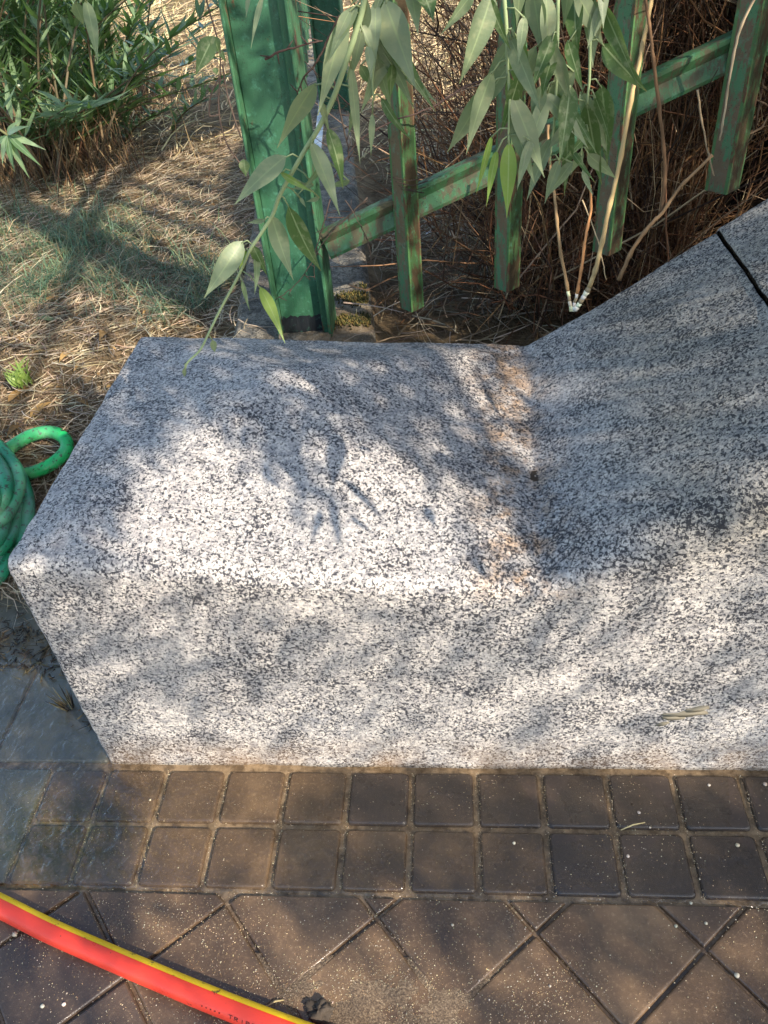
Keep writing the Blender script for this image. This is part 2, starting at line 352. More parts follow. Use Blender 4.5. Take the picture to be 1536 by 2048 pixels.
# brown drilled plug in the valley, and mud smear on front
mb = MB(); c = np.array([.142, 1.21, ztop(.142, 1.21) + .001]); rows = []
for r, h in ((.0, -.001), (.006, .001), (.011, .0005), (.0145, .0015), (.016, -.004)):
    rows.append([(c[0] + r * math.cos(a) * (1 + .12 * fb(a * 2, r * 90)), c[1] + r * math.sin(a) * (1 + .12 * fb(a * 2, 5)), c[2] + h + .0012 * fb(a * 5, r * 300)) for a in np.linspace(0, 2 * math.pi, 20, endpoint=False)])
mb.quadstrip(rows[::-1], True, False, (.055, .038, .024))
mb.build('rusty_plug', M['twig'], g1)
mb = MB()
for cx, cy, rx, rz, tilt in ((1372, 1428, .036, .0075, .12), (1345, 1436, .02, .005, 0), (1395, 1418, .02, .006, .3), (1325, 1447, .011, .004, .4)):
    p = aty(cx, cy, YF - .0012); b = len(mb.v)
    ring = []
    for a in np.linspace(0, 2 * math.pi, 30, endpoint=False):
        k = 1 + .45 * fb(a * 1.7 + cx, cy * .1)
        u, v_ = rx * k * math.cos(a), rz * k * math.sin(a)
        ring.append((p[0] + u * math.cos(tilt) - v_ * math.sin(tilt), p[1] - .0014 - .0003 * len(mb.f) / 30, p[2] + u * math.sin(tilt) + v_ * math.cos(tilt)))
    back = [(q[0] , q[1] + .006, q[2]) for q in ring]
    mb.quadstrip([back, ring], True, True, (.20, .175, .125))
mb.build('dried_mud', M['twig'], g1)

# ---------------------------------------------------------------- terrain and paving
cA0, cA1 = atz(478, 668, .38), atz(502, 573, .38)
cB0, cB1 = atz(758, 677, .38), atz(737, 487, .38)
cdir = np.array([-.125, 1.0, 0]); cdir /= np.linalg.norm(cdir)
def curbx(y, side):
    return ((-.655 if side == 0 else -.235) + (y - 2.1) * (cdir[0] / cdir[1]))
def gz(x, y):
    """height of the natural ground"""
    x = np.asarray(x, float); y = np.asarray(y, float)
    base = -.05 + .07 * sstep(1.22, 1.55, y) + .27 * sstep(1.45, 2.5, y)
    right = sstep(0, .12, x - (curbx(y, 1) - .06))
    base = base - right * .12 * sstep(1.5, 1.8, y)
    base = np.where((x > X0) & (y < 1.6), -.06, base)
    return base + .012 * np.sin(x * 3.1 + y * 1.3) * np.sin(y * 2.3 - x) * sstep(1.6, 2.4, y) + .02 * sstep(5, 30, y) * np.sin(x * .4) * np.sin(y * .3)
mb = MB()
xs = np.r_[np.linspace(-60, -6, 10), np.linspace(-5.8, 3.6, 130), np.linspace(4, 60, 9)]
ys = np.r_[np.linspace(-40, -2, 6), np.linspace(-1.8, .9, 6), np.linspace(1.0, 8, 120), np.linspace(8.3, 16, 20), np.linspace(18, 120, 10)]
for y in ys:
    for x in xs:
        z = float(gz(x, y)); n_ = .012 * fb(x * 6, y * 6) * float(sstep(1.4, 1.7, y)); mb.v.append((x, y, z + n_)); mb.col.append((1, 1, 1))
nx = len(xs)
for j in range(len(ys) - 1):
    for i in range(nx - 1): mb.f.append((j * nx + i, j * nx + i + 1, (j + 1) * nx + i + 1, (j + 1) * nx + i)); mb.fm.append(0)
tag(mb.build('ground', M['soil']), kind='structure')

def clip(poly, a, b, c):   # keep a*x+b*y<=c
    out = []
    for i in range(len(poly)):
        p, q = poly[i], poly[(i + 1) % len(poly)]; dp, dq = a * p[0] + b * p[1] - c, a * q[0] + b * q[1] - c
        if dp <= 0: out.append(p)
        if dp * dq < 0: t = dp / (dp - dq); out.append((p[0] + (q[0] - p[0]) * t, p[1] + (q[1] - p[1]) * t))
    return out
def inset(poly, d, cham):
    """inset a convex ccw polygon by d and cut its corners"""
    P = poly
    for i in range(len(poly)):
        a, b = np.array(poly[i]), np.array(poly[(i + 1) % len(poly)]); e = b - a; L = np.linalg.norm(e)
        if L < 1e-6: continue
        e /= L; nrm = np.array([e[1], -e[0]]); P = clip(P, nrm[0], nrm[1], float(nrm @ a) - d)
        if len(P) < 3: return []
    if cham > 0 and len(P) >= 3:
        out = []
        for i in range(len(P)):
            a, p, b = np.array(P[i - 1]), np.array(P[i]), np.array(P[(i + 1) % len(P)])
            la, lb = np.linalg.norm(a - p), np.linalg.norm(b - p)
            if la < 3 * cham or lb < 3 * cham: out.append(tuple(p)); continue
            A, B = p + (a - p) / la * cham, p + (b - p) / lb * cham
            for t in (0, .25, .5, .75, 1): out.append(tuple((1 - t) ** 2 * A + 2 * t * (1 - t) * p + t * t * B))
        P = out
    return P
pv = MB()
def tile(poly, gap, cham, zt=0.0, tone=None):
    ar = 0.5 * sum(poly[i][0] * poly[(i + 1) % len(poly)][1] - poly[(i + 1) % len(poly)][0] * poly[i][1] for i in range(len(poly)))
    if ar < 0: poly = poly[::-1]
    if abs(ar) < 4e-4: return
    c0 = inset(poly, gap, cham)
    if len(c0) < 3: return
    cen = np.mean(np.array(c0), axis=0); tone = random.uniform(.25, 1) if tone is None else tone
    tx, ty = random.uniform(-.006, .006), random.uniform(-.006, .006)
    def ring(s, z): 
        out = []
        for p in c0:
            d = np.array(p) - cen; L = np.linalg.norm(d); q = cen + d * (1 - s / L); out.append((q[0], q[1], z + (tx * d[0] + ty * d[1])))
        return out
    b = len(pv.v); rows = [ring(0, -.02), ring(0, zt - .005), ring(.002, zt - .0022), ring(.0042, zt - .0006), ring(.007, zt)]
    pv.quadstrip(rows, True, False, (tone, 0, 1)); n = len(c0)
    for k_ in range(len(pv.col) - n, len(pv.col)): pv.col[k_] = (tone, 0, 0)
    pv.f.append(tuple(b + 4 * n + k for k in range(n))); pv.fm.append(0)
sq = .128; gx = -.110; r0, r1, r2 = .905, .782, .655
for i in range(-7, 14):
    x0, x1 = gx + i * sq, gx + (i + 1) * sq
    if x1 < -.74: continue
    for ya, yb in ((r1, r0), (r2, r1)):
        tn = None  # tile tone also holds the shade at right and the sun at left
        if i == 2 and ya == r2: tn = .02
        if ya == r1 and i >= -1: tn = random.uniform(.05, .25)
        if ya == r2 and i >= 0 and i != 2: tn = random.uniform(.15, .45)
        if i < -1: tn = random.uniform(.6, 1)
        sk = .0 
        tile([(x0, ya), (x1, ya), (x1, yb), (x0, yb)], .0055, .010, 0, tn)
# large slabs left
for j, (ya, yb) in enumerate(((.655, .905), (.917, 1.18), (1.18, 1.44), (.905, .917))[:3]):
    for i in range(8):
        x1 = -.758 - .12 * (j == 0) - i * .26 if j else -.875 - i * .26
        tile([(x1 - .26, ya), (x1, ya), (x1, yb), (x1 - .26, yb)], .003, .006, -.001, 1.5)
for ya, yb in ((.782, .905), (.655, .782)): tile([(-.875, ya), (-.75, ya), (-.75, yb), (-.875, yb)], .0045, .012, -.001, .5)
ang = math.radians(41); e1 = np.array([math.cos(ang), math.sin(ang)]); e2 = np.array([math.sin(ang), -math.cos(ang)]); o0 = np.array([.1127, .594]); s_ = .1955
for i in range(-22, 22):
    for j in range(-22, 22):
        p = [o0 + e1 * s_ * (i + a) + e2 * s_ * (j + b) for a, b in ((0, 0), (1, 0), (1, 1), (0, 1))]
        p = clip([tuple(q) for q in p], 0, 1, .650)
        if len(p) < 3 or max(q[1] for q in p) < -1.2 or min(q[0] for q in p) > 2.2 or max(q[0] for q in p) < -2.4: continue
        tile(p, .0028, .003, 0)
b = len(pv.v)   # bedding in the joints
for (x0, y0, x1, y1) in ((-3, -1.4, 2.4, 1.30),):
    n1, n2 = 90, 45
    rows = [[(x0 + (x1 - x0) * i / n1, y0 + (y1 - y0) * j / n2, -.0085 + .002 * fb(i * .7, j * .7)) for i in range(n1 + 1)] for j in range(n2 + 1)]
    b_ = len(pv.v); pv.quadstrip(rows, False, False, (.7, 1, 0))
    for k_ in range(b_, len(pv.v)):
        if pv.v[k_][1] < .64: pv.col[k_] = (.4, .2, 0)
tag(pv.build('paving', M['paver'], smooth=False), kind='structure')

# water film over the border and the left slabs
wm = MB(); nx_, ny_ = 620, 210; xa, xb, ya, yb = -1.3, 1.0, .652, 1.24; idx = {}
def wz(x, y):
    a = math.exp(-(((x + .82) / .16) ** 2 + ((y - .74) / .12) ** 2)); l = float(1 - sstep(-.75, -.1, x))
    z = .0002 + .0022 * float(1 - sstep(-.5, .2, x)) + .0012 * fb(x * 18, y * 18, 3) * l
    wx, wy = x + .03 * fb(x * 9, y * 9, 5), y + .03 * fb(x * 9, y * 9, 9)
    z += (a * .0035 + .0005 * l) * (1 - 2 * abs(noise.noise(Vector((wx * 38, wy * 30, 2))))) + a * .0016 * (1 - 2 * abs(noise.noise(Vector((wx * 95, wy * 80, 7)))))
    return z
for j in range(ny_ + 1):
    for i in range(nx_ + 1):
        x = xa + (xb - xa) * i / nx_; y = ya + (yb - ya) * j / ny_
        if j == 0: y -= .004 * abs(fb(x * 9, 1)) * 3
        if y > YF - .001 and x > X0 + .01: continue
        if y > YF and y > 1.20 + .05 * fb(x * 4, 8): continue
        idx[(i, j)] = len(wm.v); wm.v.append((x, y, wz(x, y) if j else -.006)); wm.col.append((math.exp(-(((x + .80) / .13) ** 2 + ((y - .74) / .10) ** 2)), float(1 - sstep(-.85, -.35, x)), 0))
for (i, j) in list(idx):
    if all(k in idx for k in ((i + 1, j), (i + 1, j + 1), (i, j + 1))): wm.f.append((idx[(i, j)], idx[(i + 1, j)], idx[(i + 1, j + 1)], idx[(i, j + 1)])); wm.fm.append(0)
tag(wm.build('water', M['water']), kind='structure')

# sand grains on the tiles
gm = MB(); cnt = 0
oct_ = [(1, 0, 0), (0, 1, 0), (-1, 0, 0), (0, -1, 0), (0, 0, 1), (0, 0, -1)]; of = [(0, 1, 4), (1, 2, 4), (2, 3, 4), (3, 0, 4), (1, 0, 5), (2, 1, 5), (3, 2, 5), (0, 3, 5)]
def grain(x, y, z, r, c):
    b = len(gm.v); k = [random.uniform(.6, 1.2) for _ in oct_]; a = random.random() * 6.28; ca, sa = math.cos(a), math.sin(a)
    for (u, v_, w_), q in zip(oct_, k): gm.v.append((x + r * q * (u * ca - v_ * sa), y + r * q * (u * sa + v_ * ca), z + r * q * w_ * .7)); gm.col.append(c)
    for t in of: gm.f.append((b + t[0], b + t[1], b + t[2])); gm.fm.append(0)
while cnt < 14000:
    x, y = random.uniform(-1.0, .75), random.uniform(.36, .90)
    d = .10 + .9 * max(0, fb(x * 5 + 4, y * 5)) 
    d += 1.5 * math.exp(-(((x + .18) / .22) ** 2 + ((y - .47) / .075) ** 2)) + .9 * math.exp(-(((x + .55) / .2) ** 2 + ((y - .60) / .05) ** 2)) 
    if y > .655: d *= .55 if x < .1 else .45
    if abs((x - gx + 9 * sq) % sq) < .008 and y > .655: d += 1.2
    if random.random() > d / 1.8: continue
    r = random.choice((.0005, .0006, .0007, .0009, .0012)) * (1.5 if random.random() < .02 else 1)
    zz = .0006 if y < .655 else .0004
    grain(x, y, zz, r, jit(random.choice(((.5, .40, .24), (.38, .26, .14), (.26, .17, .09), (.54, .47, .34))), .3)); cnt += 1
tag(gm.build('sand', M['grain'], smooth=False), kind='stuff')
tag(bpy.data.objects['sand'], 'coarse pale sand grains scattered over the wet brown pavers', 'sand')
# low sand drift
sm = MB(); rows = []
for j in range(31):
    row = []
    for i in range(61):
        u, v_ = i / 30 - 1, j / 15 - 1; rr = u * u + v_ * v_; x, y = -.17 + .27 * u, .465 + .085 * v_
        h = .0062 * math.exp(-rr * 2.4) * (1 + 1.1 * fb(x * 16, y * 16)) - .0032 + .0012 * fb(x * 70, y * 70); row.append((x, y, h if rr < 1 else min(h, -.004)))
    rows.append(row)
sm.quadstrip(rows, False, False, (.24, .175, .115))
gs = N('wet_sand'); f_ = gs.noise(330, 4, .8); M['sand'] = gs.fin(gs.ramp(f_, [(.35, (.045, .03, .02)), (.5, (.14, .09, .052)), (.66, (.36, .27, .17))]), .5, gs.bump(f_, 1, .004), .5)
tag(sm.build('sand_drift', M['sand']), 'low drift of wet coarse sand on pavers beside the red hose', 'sand', kind='stuff')
# pebbles
for k, (px, py, r, lab) in enumerate(((30, 1868, .0048, 'grey pebble touching the lower side of the red hose'), (128, 2008, .0035, 'pale pebble on the paver below the red hose, right of a pair'), (85, 2012, .0035, 'pale pebble on the paver below the red hose, left of a pair'),
        (1278, 1625, .003, 'pale pebble just above the short straw on the square pavers'), (1256, 1712, .003, 'pale pebble just below the short straw on the square pavers'), (1028, 1686, .0028, 'pale pebble on a dark lower row square, left of centre joint'),
        (1475, 1690, .0038, 'largest pale pebble on the lower row of squares, far right'), (1418, 1570, .0028, 'pale pebble on the upper row of squares near the granite, right'), (1352, 1852, .003, 'pale pebble in a diagonal joint, left of a pair'),
        (1412, 1846, .0028, 'pale pebble on a triangular paver, right of a pair'), (1474, 1950, .0042, 'largest pale pebble on the diagonal pavers, in a joint at right'), (1100, 1972, .0022, 'tiny pebble in the middle of a diagonal paver'),
        (300, 1600, .0022, 'tiny pebble on the sunlit square pavers at left'), (905, 1850, .0025, 'tiny pebble on the diagonal paver below centre'), (1530, 1568, .004, 'pale pebble at the right edge on the upper squares'),
        (1300, 1655, .002, 'tiny pebble right of the short straw'), (1382, 1806, .0028, 'pebble on the line between squares and diagonal pavers'))):
    p = atz(px, py, r * .4); m_ = MB(); rows = []
    for a in np.linspace(-1.45, 1.45, 6):
        rows.append([(p[0] + r * math.cos(a) * math.cos(t) * (1 + .35 * fb(t * 1.3 + k, a)), p[1] + r * math.cos(a) * math.sin(t) * (1 + .3 * fb(t + k, a + 4)), p[2] + r * .75 * math.sin(a)) for t in np.linspace(0, 6.28, 9, endpoint=False)])
    m_.quadstrip(rows, True, True, jit((.52, .45, .34), .2))
    tag(m_.build('pebble', M['grain'], loc=p), lab, 'pebble', 'small pale pebbles on the pavers')
# clod
p = atz(640, 2025, .001); m_ = MB(); rows = []
for a in np.linspace(-.5, 1.5, 14):
    row = []
    for t in np.linspace(0, 6.2832, 36, endpoint=False):
        dx, dy, dz = math.cos(a) * math.cos(t), math.cos(a) * math.sin(t), math.sin(a); k = 1 + .55 * fb(dx * 1.6 + 3, dy * 1.6, dz * 1.6) + .25 * fb(dx * 6, dy * 6, dz * 6)
        row.append((p[0] + .024 * k * dx, p[1] + .017 * k * dy, p[2] + .014 * k * dz))
    rows.append(row)
m_.quadstrip(rows, True, True, (.055, .043, .032)); tag(m_.build('mud_clod', M['twig'], loc=p), 'dark lump of mud on the sand above the red hose', 'mud clod')
# straw pieces on paving
for px0, py0, px1, py1, lab in ((1242, 1660, 1290, 1645, 'short pale straw lying across the square pavers'), (432, 2030, 445, 2005, 'thin yellow straw poking out below the red hose'), (535, 2012, 568, 2000, 'curled yellow seed husk beside the hose stripe')):
    a, b_ = atz(px0, py0, .003), atz(px1, py1, .004); m_ = MB(); m_.tube([a, (a + b_) / 2 + [0, .002, .002], b_], [.001, .0015, .0008], 5, (.62, .5, .25)); tag(m_.build('straw', M['straw'], loc=a), lab, 'straw')

# ---------------------------------------------------------------- hoses
def hose_path():
    pix = [(-120, 1755), (0, 1812), (100, 1862), (200, 1906), (293, 1946), (400, 1991), (535, 2044), (700, 2104), (900, 2170)]
    return smoothpts([atz(x, y, .0200) for x, y in pix], 8)
hp = hose_path(); R_ = .0192
root = thing('red_hose', hp[10].tolist(), 'thick bright red water hose with yellow stripe across the wet pavers', 'hose')
def arc_tube(pts, R, a0, a1, n, mat, name, parent, col=(1, 1, 1)):
    m_ = MB(); rows = []
    for i, p in enumerate(pts):
        t = pts[min(i + 1, len(pts) - 1)] - pts[max(i - 1, 0)]; t /= np.linalg.norm(t); s1 = np.cross([0, 0, 1], t); s1 /= np.linalg.norm(s1); u1 = np.cross(t, s1)
        rows.append([p + R * (math.cos(a) * s1 + math.sin(a) * u1) for a in np.linspace(a0, a1, n)])
    m_.quadstrip(rows, False, False, col); return m_.build(name, mat, parent)
arc_tube(hp, R_, -math.pi, math.pi, 33, M['red'], 'tube', root)
arc_tube(hp, R_ + .0006, math.radians(22), math.radians(68), 9, M['yellow'], 'stripe', root)
# lettering wrapped on the hose
m_ = MB()
def hose_pt(s, a, rr):
    d = np.r_[0, np.cumsum([np.linalg.norm(hp[i + 1] - hp[i]) for i in range(len(hp) - 1)])]
    p = np.array([np.interp(s, d, [q[k] for q in hp]) for k in range(3)]); p2 = np.array([np.interp(s + .005, d, [q[k] for q in hp]) for k in range(3)])
    t = (p2 - p) / np.linalg.norm(p2 - p); s1 = np.cross([0, 0, 1], t); s1 /= np.linalg.norm(s1); u1 = np.cross(t, s1)
    return p + rr * (math.cos(a) * s1 + math.sin(a) * u1)
dists = [np.linalg.norm(q - atz(420, 2000, .0200)) for q in hp]; i0 = int(np.argmin(dists)); s00 = sum(np.linalg.norm(hp[i + 1] - hp[i]) for i in range(i0))
GL = {'T': [(0, 1, 1, 1), (.5, 0, .5, 1)], 'R': [(0, 0, 0, 1), (0, 1, .8, .9), (.8, .9, .8, .6), (.8, .6, 0, .5), (.3, .5, .9, 0)], 'I': [(.5, 0, .5, 1)], 'B': [(0, 0, 0, 1), (0, 1, .8, .9), (.8, .9, .7, .55), (0, .5, .8, .5), (.8, .5, .8, .1), (.8, .1, 0, 0)], 'E': [(0, 0, 0, 1), (0, 1, .8, 1), (0, .5, .7, .5), (0, 0, .8, 0)]}
def stroke(s0, a0, s1, a1, w_=.0011):
    A = hose_pt(s0, a0, R_ + .0005); B = hose_pt(s1, a1, R_ + .0005); nrm = hose_pt((s0 + s1) / 2, (a0 + a1) / 2, 1) - hose_pt((s0 + s1) / 2, (a0 + a1) / 2, 0); t = B - A; sd_ = np.cross(t, nrm); sd_ = sd_ / np.linalg.norm(sd_) * w_ / 2
    m_.quadstrip([[A - sd_, A + sd_], [B - sd_, B + sd_]], False, False, (.05, .01, .01))
for k in range(5): stroke(s00 + .008 * k, math.radians(142), s00 + .008 * k + .0022, math.radians(142), .0022)
for k, ch in enumerate('TRIBE'):
    s0 = s00 + .05 + k * .0105
    for a, b_, c_, d_ in GL[ch]: stroke(s0 + a * .007, math.radians(150 - b_ * 18), s0 + c_ * .007, math.radians(150 - d_ * 18))
for k in range(3): stroke(s00 + .112 + .006 * k, math.radians(140), s00 + .1145 + .006 * k, math.radians(136), .0018)
m_.build('print', M['ink'], root, smooth=False)

groot = thing('green_hose', atg(20, 1020, .0).tolist(), 'coiled green garden hose, muddy, on the soil left of the granite block', 'hose')
def coil(pix, z, r, mat, name):
    m_ = MB(); m_.tube(smoothpts([atg(x, y, zz) for (x, y), zz in zip(pix, z)], 8), r, 16); return m_.build(name, mat, groot)
coil([(-60, 940), (0, 912), (25, 893), (60, 872), (100, 864), (128, 876), (133, 898), (112, 922), (80, 940), (45, 950), (10, 956)], [.04, .04, .05, .055, .06, .06, .05, .045, .04, .03, .02], .019, M['hose'], 'loop')
for k, (pix, z) in enumerate((
    ([(-80, 868), (-20, 880), (20, 918), (38, 962), (24, 1012), (-4, 1046), (-60, 1074)], .115),
    ([(-80, 900), (-35, 900), (-2, 930), (12, 972), (0, 1012), (-40, 1044), (-90, 1044)], .14),
    ([(-80, 930), (-40, 945), (-14, 980), (-16, 1014), (-50, 1034)], .155),
    ([(-60, 895), (14, 915), (46, 965), (56, 1012), (52, 1060), (44, 1100), (36, 1130)], .055),
    ([(-60, 940), (14, 948), (36, 998), (28, 1056), (2, 1096), (-50, 1126)], .07),
    ([(-60, 990), (4, 1012), (22, 1060), (14, 1120), (-8, 1160), (-60, 1182)], .03),
    ([(-60, 960), (-4, 985), (8, 1040), (-12, 1090), (-60, 1110)], .09))):
    coil(pix, [z + random.uniform(-.008, .012) for _ in pix], random.uniform(.0175, .0195), M['hose2'], 'coil')

# ---------------------------------------------------------------- curb of the fence
cm = MB(); rows = []
for y in np.r_[YB + .004, np.linspace(1.74, 3.2, 50), np.linspace(3.25, 9.5, 60)]:
    L_, R2 = curbx(y, 0), curbx(y, 1); zt = .38; row = []
    prof = [(L_ - .01, .0), (L_, zt - .02), (L_ + .012, zt - .004)] + [(L_ + .02 + (R2 - L_ - .04) * k / 16, zt) for k in range(17)] + [(R2 - .012, zt - .004), (R2, zt - .02), (R2 + .004, .0)]
    for x, z in prof: row.append((x + .004 * fb(y * 9, z * 9, 2), y, z + .006 * fb(x * 12, y * 12) + .003 * fb(x * 45, y * 45)))
    rows.append(row)
cm.quadstrip(rows, False, True)
curb = tag(cm.build('concrete_curb', M['concrete'], smooth=True), 'weathered grey concrete curb running back under the green fence post', 'curb')
# moss
mm = MB()
for cx, cy, n_, rr in ((720, 600, 260, .035), (690, 640, 320, .045), (735, 640, 260, .03), (745, 570, 120, .02), (700, 590, 160, .03)):
    c = atz(cx, cy, .383)
    for _ in range(n_):
        x, y = c[0] + random.gauss(0, rr), c[1] + random.gauss(0, rr * .5); a = random.random() * 6.28
        if x > curbx(y, 1) - .01: continue
        p = np.array([x, y, .380]); q = p + [.006 * math.cos(a), .006 * math.sin(a), random.uniform(.004, .012)]
        mm.tube([p, q], [.0028, .0008], 4, jit(random.choice(((.08, .075, .02), (.14, .10, .03), (.03, .035, .012))), .3))
tag(mm.build('moss', M['twig']), 'patches of olive brown moss on the concrete curb right of the post', 'moss', kind='stuff')

# ---------------------------------------------------------------- fence
YP = 2.08
fence = thing('green_fence', (-.43, YP, .38), 'worn green steel fence panel with sloping rail rising right behind the granite', 'fence')
# post : channel with the web set back between two flanges
pw = thing('fence_post', (-.43, YP, .38), 'tall green steel channel post standing on the concrete curb behind granite', 'post')
m_ = MB(); x0, x1 = -.508, -.352
def slab(m, x0, x1, y0, y1, z0, z1, nz=2, col=None):
    b = .0025
    ring = [(x0 + b, y0), (x1 - b, y0), (x1, y0 + b), (x1, y1 - b), (x1 - b, y1), (x0 + b, y1), (x0, y1 - b), (x0, y0 + b)]
    m.quadstrip([[(x, y, z) for x, y in ring] for z in np.linspace(z0, z1, nz)], True, True, col)
zb, zt = .37, 2.3
slab(m_, x0 + .008, x1 - .010, YP + .012, YP + .020, zb, zt); m_.build('web', M['post'], pw, smooth=False)
m_ = MB(); slab(m_, x0, x0 + .008, YP - .03, YP + .09, zb, zt); m_.build('flange', M['oldg'], pw, smooth=False)
m_ = MB(); slab(m_, x1 - .010, x1, YP - .03, YP + .09, zb, zt); m_.build('flange', M['oldg'], pw, smooth=False)
m_ = MB(); slab(m_, x1 - .03, x1 - .012, YP - .004, YP + .009, zb, zt); m_.build('seam_strip', M['oldg'], pw, smooth=False)
m_ = MB(); ring = []
for i in range(21):
    x = x0 + .009 + (x1 - x0 - .020) * i / 20; ring.append((x, .43 + .014 * fb(i * .8, 3)))
m_.quadstrip([[(x, YP + .010, .372) for x, z in ring], [(x, YP + .010, z) for x, z in ring], [(x, YP + .0125, z) for x, z in ring]], False, False); m_.build('black_foot', M['black'], pw, smooth=False)
m_ = MB(); rows = []
for j in range(7):
    rows.append([(x0 + .005 + .15 * i / 16, YP - .06 + .075 * j / 6, .379 + (.02 * math.sin(math.pi * min(1, (j + 1) / 6)) * (.7 + .5 * fb(i * .7, j * .7)) if 0 < j else -.002)) for i in range(17)])
m_.quadstrip(rows, False, False); tag(m_.build('mortar_patch', M['concrete'], curb), 'crumbly pinkish mortar at the foot of the post')
# sloping rail : an angle / channel
ra = aty(652, 487, YP); rb = aty(1545, 62, YP); d = rb - ra; d /= np.linalg.norm(d); up = np.cross([0, 1, 0], d); up = up if up[2] > 0 else -up
m_ = MB(); hw = .036
prof = [(-hw, .0), (-hw, -.03), (-hw + .008, -.032), (-.004, -.022), (.004, -.018), (hw - .012, -.030), (hw - .003, -.030), (hw, -.024), (hw, .01), (hw - .006, .012), (-hw + .004, .012)]
rows = [[ra + d * s + up * a + np.array([0, b_ + .004, 0]) for a, b_ in prof] for s in np.linspace(.0, 1.75, 30)]
m_.quadstrip(rows, True, True); m_.build('rail', M['rail'], fence, smooth=False)
def baluster(px, pyb, wpx, parent, top=2.3, yaw=math.radians(45)):
    c = aty(px, pyb, YP - .035); wdt = wpx / F * np.linalg.norm(c - [0, 0, HC]) ; h = wdt / 2
    y0 = c[1]; zb = c[2]; m_ = MB(); k = math.tan(math.radians(0))
    ridge = (c[0], y0 - h * .85); l = (c[0] - h, y0 + .006); r = (c[0] + h, y0 + .006); bk = (c[0], y0 + h)
    e = .0035
    # two faces and a raised green arris, so worn faces keep painted edges
    def strip(p, q, mi, o=0):
        m_.m = mi; m_.quadstrip([[(p[0], p[1], zb + o), (q[0], q[1], zb + o)]] + [[(p[0], p[1], z), (q[0], q[1], z)] for z in np.linspace(zb + .03, top, 12)], False, False)
    def lerp(a, b_, t): return (a[0] + (b_[0] - a[0]) * t, a[1] + (b_[1] - a[1]) * t)
    l2, r1, r2, r3 = lerp(l, ridge, .14), lerp(l, ridge, .86), lerp(ridge, r, .12), lerp(ridge, r, .90)
    strip(l, l2, 0); strip(l2, r1, 1); strip(r1, ridge, 0); strip(ridge, r2, 0); strip(r2, r3, 2); strip(r3, r, 0)
    strip(r, bk, 0); strip(bk, l, 0)
    m_.m = 0; b = len(m_.v)
    for p in (l, ridge, r, bk): m_.v.append((p[0], p[1], zb)); m_.col.append((1, 1, 1))
    m_.f.append((b, b + 1, b + 2, b + 3)); m_.fm.append(0)
    return m_.build('baluster', [M['bal'], M['brownp'], M['darkp']], parent, smooth=False)
for px, py, wpx in ((824, 616, 46), (1014, 576, 48), (1214, 503, 52), (1445, 380, 58), (1640, 270, 60)): baluster(px, py, wpx, fence)
# wire ties round the baluster
m_ = MB()
for k in range(4):
    a, b_ = aty(785 + 6 * k, 355 + 8 * k, YP - .08), aty(860 - 4 * k, 350 + 12 * k, YP - .06); mid = (a + b_) / 2 + [0, -.012, random.uniform(-.01, .01)]
    m_.tube(smoothpts([a, mid, b_], 5), .0013, 5, (.03, .02, .015))
m_.build('wire_tie', M['twig'], fence)
# farther panel along the curb
f2 = thing('green_fence', (-.6, 3.4, .38), 'green fence panel seen nearly edge-on, running back along the concrete curb', 'fence')
for k in range(9):
    y = 2.62 + k * .24; x = -.38 - .125 * (y - 2.08); m_ = MB(); m_.box((x - .011, y - .011, .84), (x + .011, y + .011, 2.4)); m_.build('baluster', M['oldg'], f2, smooth=False)
m_ = MB(); rows = [[(-.38 - .125 * (y - 2.08) + a, y, 1.55 + b_) for a, b_ in ((-.006, -.02), (.006, -.02), (.006, .02), (-.006, .02))] for y in (YP + .1, 4.75)]
m_.quadstrip(rows, True, True); m_.build('rail', M['oldg'], f2, smooth=False)
p2 = atz(672, 220, .38); pt2 = thing('fence_post', p2.tolist(), 'second green post, farther back on the curb behind the leaves', 'post')
m_ = MB(); slab(m_, p2[0] - .07, p2[0] + .07, p2[1] + .012, p2[1] + .02, .37, 2.6); m_.build('web', M['post'], pt2, smooth=False)
for sx in (-1, 1):
    m_ = MB(); a = p2[0] + sx * .075; slab(m_, a - .005, a + .005, p2[1] - .03, p2[1] + .09, .37, 2.6); m_.build('flange', M['oldg'], pt2, smooth=False)
# pale flat bar on the curb
m_ = MB(); a, b_ = atz(632, 330, .392), atz(648, 170, .392); dd = (b_ - a) / np.linalg.norm(b_ - a); sd_ = np.array([-dd[1], dd[0], 0]) * .018
m_.quadstrip([[a - sd_, a + sd_, a + sd_ + [0, 0, .006], a - sd_ + [0, 0, .006]], [b_ - sd_, b_ + sd_, b_ + sd_ + [0, 0, .006], b_ - sd_ + [0, 0, .006]]], True, True, (.40, .45, .47)); tag(m_.build('metal_bar', M['steel'], smooth=False, loc=a), 'pale grey metal flat bar lying on the curb behind the post', 'metal bar')

